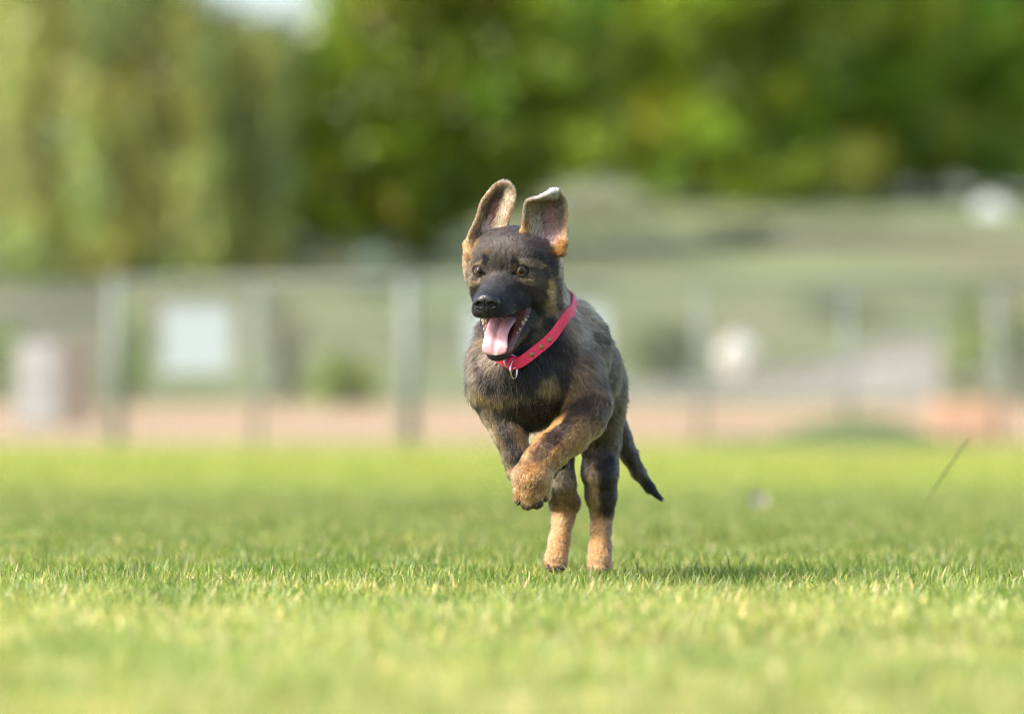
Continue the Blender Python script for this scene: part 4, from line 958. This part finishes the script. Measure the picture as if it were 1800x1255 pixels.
# ---- eyes
def uv_sphere(c, r, n=24):
    v, f = [], []
    for i in range(n + 1):
        th = math.pi * i / n
        for j in range(2 * n):
            ph = math.pi * j / n; v.append((c[0] + r * math.sin(th) * math.cos(ph), c[1] + r * math.sin(th) * math.sin(ph), c[2] + r * math.cos(th)))
    for i in range(n):
        for j in range(2 * n): f.append((i * 2 * n + j, (i + 1) * 2 * n + j, (i + 1) * 2 * n + (j + 1) % (2 * n), i * 2 * n + (j + 1) % (2 * n)))
    return np.array(v), f
def eye_material(name, centre, gaze):
    m = mat(name, rough=0.25, Coat_Weight=0.7, Coat_Roughness=0.02, Specular_IOR_Level=0.0); ns, ln, b = nodes(m)
    geo = ns.new('ShaderNodeNewGeometry'); sub = ns.new('ShaderNodeVectorMath'); sub.operation = 'SUBTRACT'; sub.inputs[1].default_value = tuple(centre)
    nn = ns.new('ShaderNodeVectorMath'); nn.operation = 'NORMALIZE'; dt = ns.new('ShaderNodeVectorMath'); dt.operation = 'DOT_PRODUCT'; dt.inputs[1].default_value = tuple(gaze)
    tc = ns.new('ShaderNodeTexCoord'); ln.new(tc.outputs['Object'], sub.inputs[0]); ln.new(sub.outputs[0], nn.inputs[0]); ln.new(nn.outputs[0], dt.inputs[0])
    rr = ramp(ns, [(0.0, (.42, .38, .36)), (0.60, (.22, .19, .18)), (0.64, (.012, .008, .006)), (0.70, (.035, .016, .007)), (0.80, (.10, .05, .018)), (0.90, (.05, .024, .009)), (0.915, (.004, .003, .003)), (1, (.003, .003, .003))])
    ln.new(dt.outputs['Value'], rr.inputs[0]); ln.new(rr.outputs[0], b.inputs['Base Color']); return m
m_lid = mat('lid_skin', (.006, .005, .005), 0.6)
for s in (-1, 1):
    c = H(s * 37.5, -8.5, 0); v, f = uv_sphere((0, 0, 0), 11.3 * U)
    gaze = unit(np.array([0.0 if s > 0 else 0.0, -1, 0.0]))
    o = mesh_obj('eye', v, f, eye_material('eye_iris', (0, 0, 0), gaze), smooth=True); o.location = to_world(c); child(o)
    # lids: dark skin from an almond opening out to the fur
    tocam = unit(gaze * 0.8 + HF * 0.5 + HR * s * 0.12); ex = unit(HR - (HR @ tocam) * tocam); ey = np.cross(ex, tocam); ey = ey if ey[2] > 0 else -ey
    K = 36; lv = []
    def on_ball(x, y, r): q = math.hypot(x, y); k_ = min(1, r * .98 / (q + 1e-6)); x *= k_; y *= k_; return c + ex * x + ey * y + tocam * math.sqrt(max(r * r - x * x - y * y, 0.2))
    def opening(a):
        ca, sa = math.cos(a), math.sin(a); return 9.4 * ca, (7.2 if sa > 0 else 6.4) * sa * (1 - 0.12 * ca * ca) + (-0.8 * ca * s * -1)
    for lay, (k_, r_) in enumerate(((0.99, 11.45), (1.02, 12.1), (1.10, 12.4), (1.32, 12.7))):
        for k in range(K): x_, y_ = opening(2 * math.pi * k / K); lv.append(to_world(on_ball(x_ * k_, y_ * k_, r_)))
    lf_ = [(l * K + k, l * K + (k + 1) % K, (l + 1) * K + (k + 1) % K, (l + 1) * K + k) for l in range(3) for k in range(K)]
    child(mesh_obj('eyelid', lv, lf_, m_lid, smooth=True))

# ---- nose leather (own fine field)
NF_ = Field(H(0, 88, -42) - 44, H(0, 88, -42) + 44, 1.0)
def nap(c, rad, k, mode='add'): c = (c[0], c[1], c[2] - 11.5); NF_.apply(d_ell(H(*c), rad, HM), H(*c), max(rad) + 12, k, mode)
nap((0, 84, -27), (21, 18, 16), 3); nap((0, 93, -21), (14, 8, 7), 8)
for s in (-1, 1):
    nap((s * 12, 89, -30), (11, 12, 12), 6); nap((s * 9, 95, -25), (7, 6, 6), 5)
nap((0, 90, -40), (8, 11, 9), 6)
nap((0, 105, -36), (1.2, 6, 14), 2.5, 'sub')
for s in (-1, 1):
    nap((s * 10.5, 101, -31), (5.8, 17, 5.4), 2, 'sub'); nap((s * 16, 98, -32), (5, 9, 2.4), 2, 'sub')
nv, nf_ = NF_.surface()
m_nose = mat('nose_leather', (.012, .012, .014), 0.33); ns, ln, b = nodes(m_nose)
vo = ns.new('ShaderNodeTexVoronoi'); vo.inputs['Scale'].default_value = 900; bp = ns.new('ShaderNodeBump'); bp.inputs['Strength'].default_value = 0.35; bp.inputs['Distance'].default_value = 0.0006
tc = ns.new('ShaderNodeTexCoord'); ln.new(tc.outputs['Object'], vo.inputs['Vector']); ln.new(vo.outputs['Distance'], bp.inputs['Height']); ln.new(bp.outputs[0], b.inputs['Normal'])
child(mesh_obj('nose', to_world(nv), nf_, m_nose, smooth=True))

# ---- tongue
def loft(rows, nseg=20, cap=True):
    """rows: centre, half width, thickness, side vector, up vector, groove -> closed tube"""
    v, f = [], []
    for c, hw, th, sx, uz, gr in rows:
        for k in range(nseg):
            a = 2 * math.pi * k / nseg; ca, sa = math.cos(a), math.sin(a)
            x = hw * math.copysign(abs(ca) ** 0.8, ca); z = th * math.copysign(abs(sa) ** 0.8, sa)
            if sa > 0: z -= gr * math.exp(-(x / (hw * 0.17)) ** 2)
            z += 0.10 * hw * (x / hw) ** 2 * (1 if gr > 0 else 0)
            v.append(c + sx * x + uz * z)
    n = len(rows)
    for i in range(n - 1):
        for k in range(nseg): a = i * nseg + k; b_ = i * nseg + (k + 1) % nseg; f.append((a, b_, b_ + nseg, a + nseg))
    f.append(tuple(reversed(range(nseg)))); f.append(tuple((n - 1) * nseg + k for k in range(nseg)))
    return np.array(v), f
tp = np.array([(0, -15, -88), (1, 10, -92), (2, 32, -97), (3, 50, -105), (4, 61, -116), (4, 66, -124), (4, 67, -131), (5, 66.5, -137)], float)
tw_ = [24, 23, 21.5, 21, 22, 23.5, 21, 9]; tt = [7, 7, 6.5, 6, 5.5, 5, 4.5, 3]; tg = [2, 4, 5, 5.5, 5, 4.5, 3, 0]
n_ = 40; ti = np.linspace(0, len(tp) - 1, n_)
C_ = np.stack([np.interp(ti, range(len(tp)), tp[:, k]) for k in range(3)], 1)
for _ in range(6): C_[1:-1] = (C_[:-2] + 2 * C_[1:-1] + C_[2:]) / 4
rows = []
for i in range(n_):
    a = H(*C_[max(i - 1, 0)]); b_ = H(*C_[min(i + 1, n_ - 1)]); t = unit(b_ - a); sx = HR; uz = unit(np.cross(sx, t)); uz = uz if uz @ HF + uz @ HU > 0 else -uz
    w_ = np.interp(ti[i], range(len(tw_)), tw_); e = max(0, (ti[i] - 5.4)); w_ = w_ if e == 0 else 22.5 * math.sqrt(max(1 - (e / 1.62) ** 2, 0.03))
    rows.append((H(*C_[i]) + HR * (0.0), w_, np.interp(ti[i], range(len(tt)), tt), sx, uz, np.interp(ti[i], range(len(tg)), tg)))
tv, tf = loft(rows, 64)
m_tongue = mat('tongue', (.66, .34, .36), 0.32, Subsurface_Weight=0.25, Subsurface_Scale=0.0012); m_tongue.node_tree.nodes['Principled BSDF'].inputs['Subsurface Radius'].default_value = (1, .3, .25)
ns, ln, b = nodes(m_tongue); no = ns.new('ShaderNodeTexNoise'); no.inputs['Scale'].default_value = 700; bp = ns.new('ShaderNodeBump'); bp.inputs['Strength'].default_value = 0.25; bp.inputs['Distance'].default_value = 0.0005
tc = ns.new('ShaderNodeTexCoord'); ln.new(tc.outputs['Object'], no.inputs['Vector']); ln.new(no.outputs['Fac'], bp.inputs['Height']); ln.new(bp.outputs[0], b.inputs['Normal'])
n2 = ns.new('ShaderNodeTexNoise'); n2.inputs['Scale'].default_value = 60; ln.new(tc.outputs['Object'], n2.inputs['Vector']); rr = ramp(ns, [(.35, (.64, .30, .32)), (.65, (.74, .44, .45))]); ln.new(n2.outputs['Fac'], rr.inputs[0]); ln.new(rr.outputs[0], b.inputs['Base Color'])
child(mesh_obj('tongue', to_world(tv), tf, m_tongue, smooth=True))

# ---- teeth
m_tooth = mat('tooth_enamel', (.50, .43, .30), 0.3)
def tooth(base, tip, r, bend=None):
    base, tip = np.asarray(base), np.asarray(tip); mid = (base * .45 + tip * .55) + (0 if bend is None else np.asarray(bend))
    mb = MB(); mb.tube([to_world(p) for p in (base, (base + mid) / 2, mid, tip * .8 + mid * .2, tip)], [r * U, r * .95 * U, r * .72 * U, r * .38 * U, r * .08 * U], 8)
    return child(mb.build('tooth', m_tooth, smooth=True))
for s in (-1, 1):
    tooth(J(s * 19 - 1, 110, -3), J(s * 21 - 1, 115, 12), 2.6)                      # lower canines
    for k, (f, h_, r) in enumerate(((97, 2.5, 1.3), (91, 3, 1.5), (84, 3.4, 1.8), (75, 4.5, 2.2), (62, 8.5, 3.3), (53, 6.5, 3.4), (45, 4, 2.6))):
        tooth(J(3 + s * (23 + k * 3.2), f, -4 + k * .8), J(3 + s * (23.5 + k * 3.0), f - 1, -4 + h_ + k * .5), r)
    for q in (4, 10): tooth(J(s * q, 122, -2), J(s * q, 124, 5), 1.8)
    tooth(H(s * 17, 62, -64), H(s * 18, 63, -75), 2.4)                      # upper canines
    for f, r_, h_ in ((44, 2.4, 5), (30, 2.8, 6), (14, 3.6, 8), (0, 3.6, 7)): tooth(H(s * (22 + (44 - f) * .08), f, -64), H(s * (22 + (44 - f) * .08), f, -65 - h_), r_)

# ---- claws
m_claw = mat('claw_horn', (.02, .016, .014), 0.3)
def claw(a, b, r): mb = MB(); a, b = V3(*a), V3(*b); mid = (a + b) / 2 + np.array([0, -1.5, 0]); mb.tube([to_world(q) for q in (a, mid, b)], [r * U, r * .8 * U, r * .12 * U], 8); child(mb.build('claw', m_claw, smooth=True))
for (a, b, r), (ex_, ey_) in zip(FRT, ((908, 890), (927, 897), (943, 893), (960, 882))): claw((b[0], b[1] + 5, b[2] - 8), (ex_, ey_, b[2] - 9), 3.0)
for T in (HLT, HRT):
    for (x, y, d), r in T: claw((x, y + 2, d - 9), (x, y + 10, d - 17), 2.8)
for x, y in ((1000, 790), (1003, 802), (994, 820)): claw((x - 8, y + 4, 144), (x + 6, y - 3, 146), 3)

# ---- collar
collar = child(empty('collar', loc=tuple(to_world(path.mean(0))))); collar['label'] = 'pink leather collar with brass rivets and steel rings'
m_strap = mat('pink_leather', (.80, .03, .09), 0.5); ns, ln, b = nodes(m_strap)
tc = ns.new('ShaderNodeTexCoord'); no = ns.new('ShaderNodeTexNoise'); no.inputs['Scale'].default_value = 260; no.inputs['Detail'].default_value = 5
bp = ns.new('ShaderNodeBump'); bp.inputs['Strength'].default_value = 0.35; bp.inputs['Distance'].default_value = 0.0008; ln.new(tc.outputs['Object'], no.inputs['Vector']); ln.new(no.outputs['Fac'], bp.inputs['Height']); ln.new(bp.outputs[0], b.inputs['Normal'])
rr = ramp(ns, [(.3, (.74, .018, .07)), (.6, (.86, .035, .11))]); ln.new(no.outputs['Fac'], rr.inputs[0]); ln.new(rr.outputs[0], b.inputs['Base Color'])
def strap(P_, w0, th, closed, nrmv=None):
    v, f = [], []; m = len(P_)
    for i in range(m):
        a = P_[(i - 1) % m] if closed or i else P_[i]; c = P_[(i + 1) % m] if closed or i < m - 1 else P_[i]; t = unit(c - a)
        nn_ = nrmv[i]; nn_ = unit(nn_ - (nn_ @ t) * t); side = np.cross(t, nn_)
        hw = w0[i] if hasattr(w0, '__len__') else w0
        for x, z in ((-1, 0), (-.93, 1), (0, 1.15), (.93, 1), (1, 0), (.93, -1), (-.93, -1)): v.append(P_[i] + side * x * hw + nn_ * z * th)
    K = 7
    for i in range(m if closed else m - 1):
        for k in range(K): a = i * K + k; b_ = i * K + (k + 1) % K; c = ((i + 1) % m) * K; f.append((a, b_, c + (k + 1) % K, c + k))
    if not closed: f.append(tuple(range(K))[::-1]); f.append(tuple((m - 1) * K + k for k in range(K)))
    return np.array(v), f
nv_ = path - (cen + ((path - cen) @ axis)[:, None] * axis); nv_ = nv_ / np.linalg.norm(nv_, axis=1, keepdims=True)
gg = BF.grad(path, 6); nv_ = nv_ * .6 + gg * .4
nv_ = (np.roll(nv_, 3, 0) + np.roll(nv_, -3, 0) + nv_ * 2)
sv, sf = strap(path + nv_ * 0, 10.0, 1.5, True, nv_)
child(mesh_obj('strap', to_world(sv), sf, m_strap, smooth=False), collar)
m_brass = mat('aged_brass', (.36, .26, .10), 0.42, Metallic=1.0); m_steel = mat('steel', (.62, .60, .57), 0.22, Metallic=1.0)
def disc(c, n, r, name, m):
    n = unit(n); x = unit(np.cross(n, [0.1, 0.2, 1])); y = np.cross(n, x); v, f = [], []; K = 20
    prof = [(1.0, 0), (1.0, .25), (.85, .5), (.5, .68), (.15, .75)]
    for pr, pz in prof:
        for k in range(K): a = 2 * math.pi * k / K; v.append(c + (x * math.cos(a) + y * math.sin(a)) * r * pr + n * r * pz * .6)
    for i in range(len(prof) - 1):
        for k in range(K): f.append((i * K + k, i * K + (k + 1) % K, (i + 1) * K + (k + 1) % K, (i + 1) * K + k))
    f.append(tuple((len(prof) - 1) * K + k for k in range(K)))
    return child(mesh_obj(name, to_world(np.array(v)), f, m, smooth=True), collar)
pc = 900 + path[:, 0] / (1 + path[:, 1] / 1e4)
for x in (935, 950.5, 965):
    cand = [i for i in range(len(path)) if path[i, 1] < 90]; i = min(cand, key=lambda j: abs(pc[j] - x)); disc(path[i] + unit(nv_[i]) * 1.6, nv_[i], 4.7, 'rivet', m_brass)
def ring(c, n, rx, ry, up_, r, name='ring'):
    n = unit(n); y = unit(np.asarray(up_) - (np.asarray(up_) @ n) * n); x = np.cross(y, n); mb = MB()
    mb.tube([to_world(c + x * rx * math.cos(a) + y * ry * math.sin(a)) for a in np.linspace(0, 2 * math.pi, 40, endpoint=False)], r * U, 8, closed=True)
    return child(mb.build(name, m_steel, smooth=True), collar)
fr = path[0]; fy = float(min(path[[0, 1, 2, 3, 4, -1, -2], 1]))
ring(V3(898, 636, fy - 8), (0.35, -1, 0.1), 13, 12.5, (0.1, 0, 1), 1.5)
ring(V3(903, 650, fy - 11), (0.9, -0.62, 0.05), 10.5, 15.5, (0.08, 0, 1), 1.6)
# free end of the strap folded back through the ring
tabs = [V3(912, 634, fy - 5), V3(902, 630, fy - 9), V3(895, 634, fy - 12), V3(895, 644, fy - 12), V3(899, 652, fy - 9)]
tv_, tf_ = strap(np.array(tabs), [6, 6.5, 6, 5.5, 4], 1.3, False, np.array([(0, -1, .2), (-.2, -1, .4), (-.3, -1, .1), (-.1, -1, -.2), (0, -1, -.2)], float))
child(mesh_obj('strap_end', to_world(tv_), tf_, m_strap, smooth=True), collar)
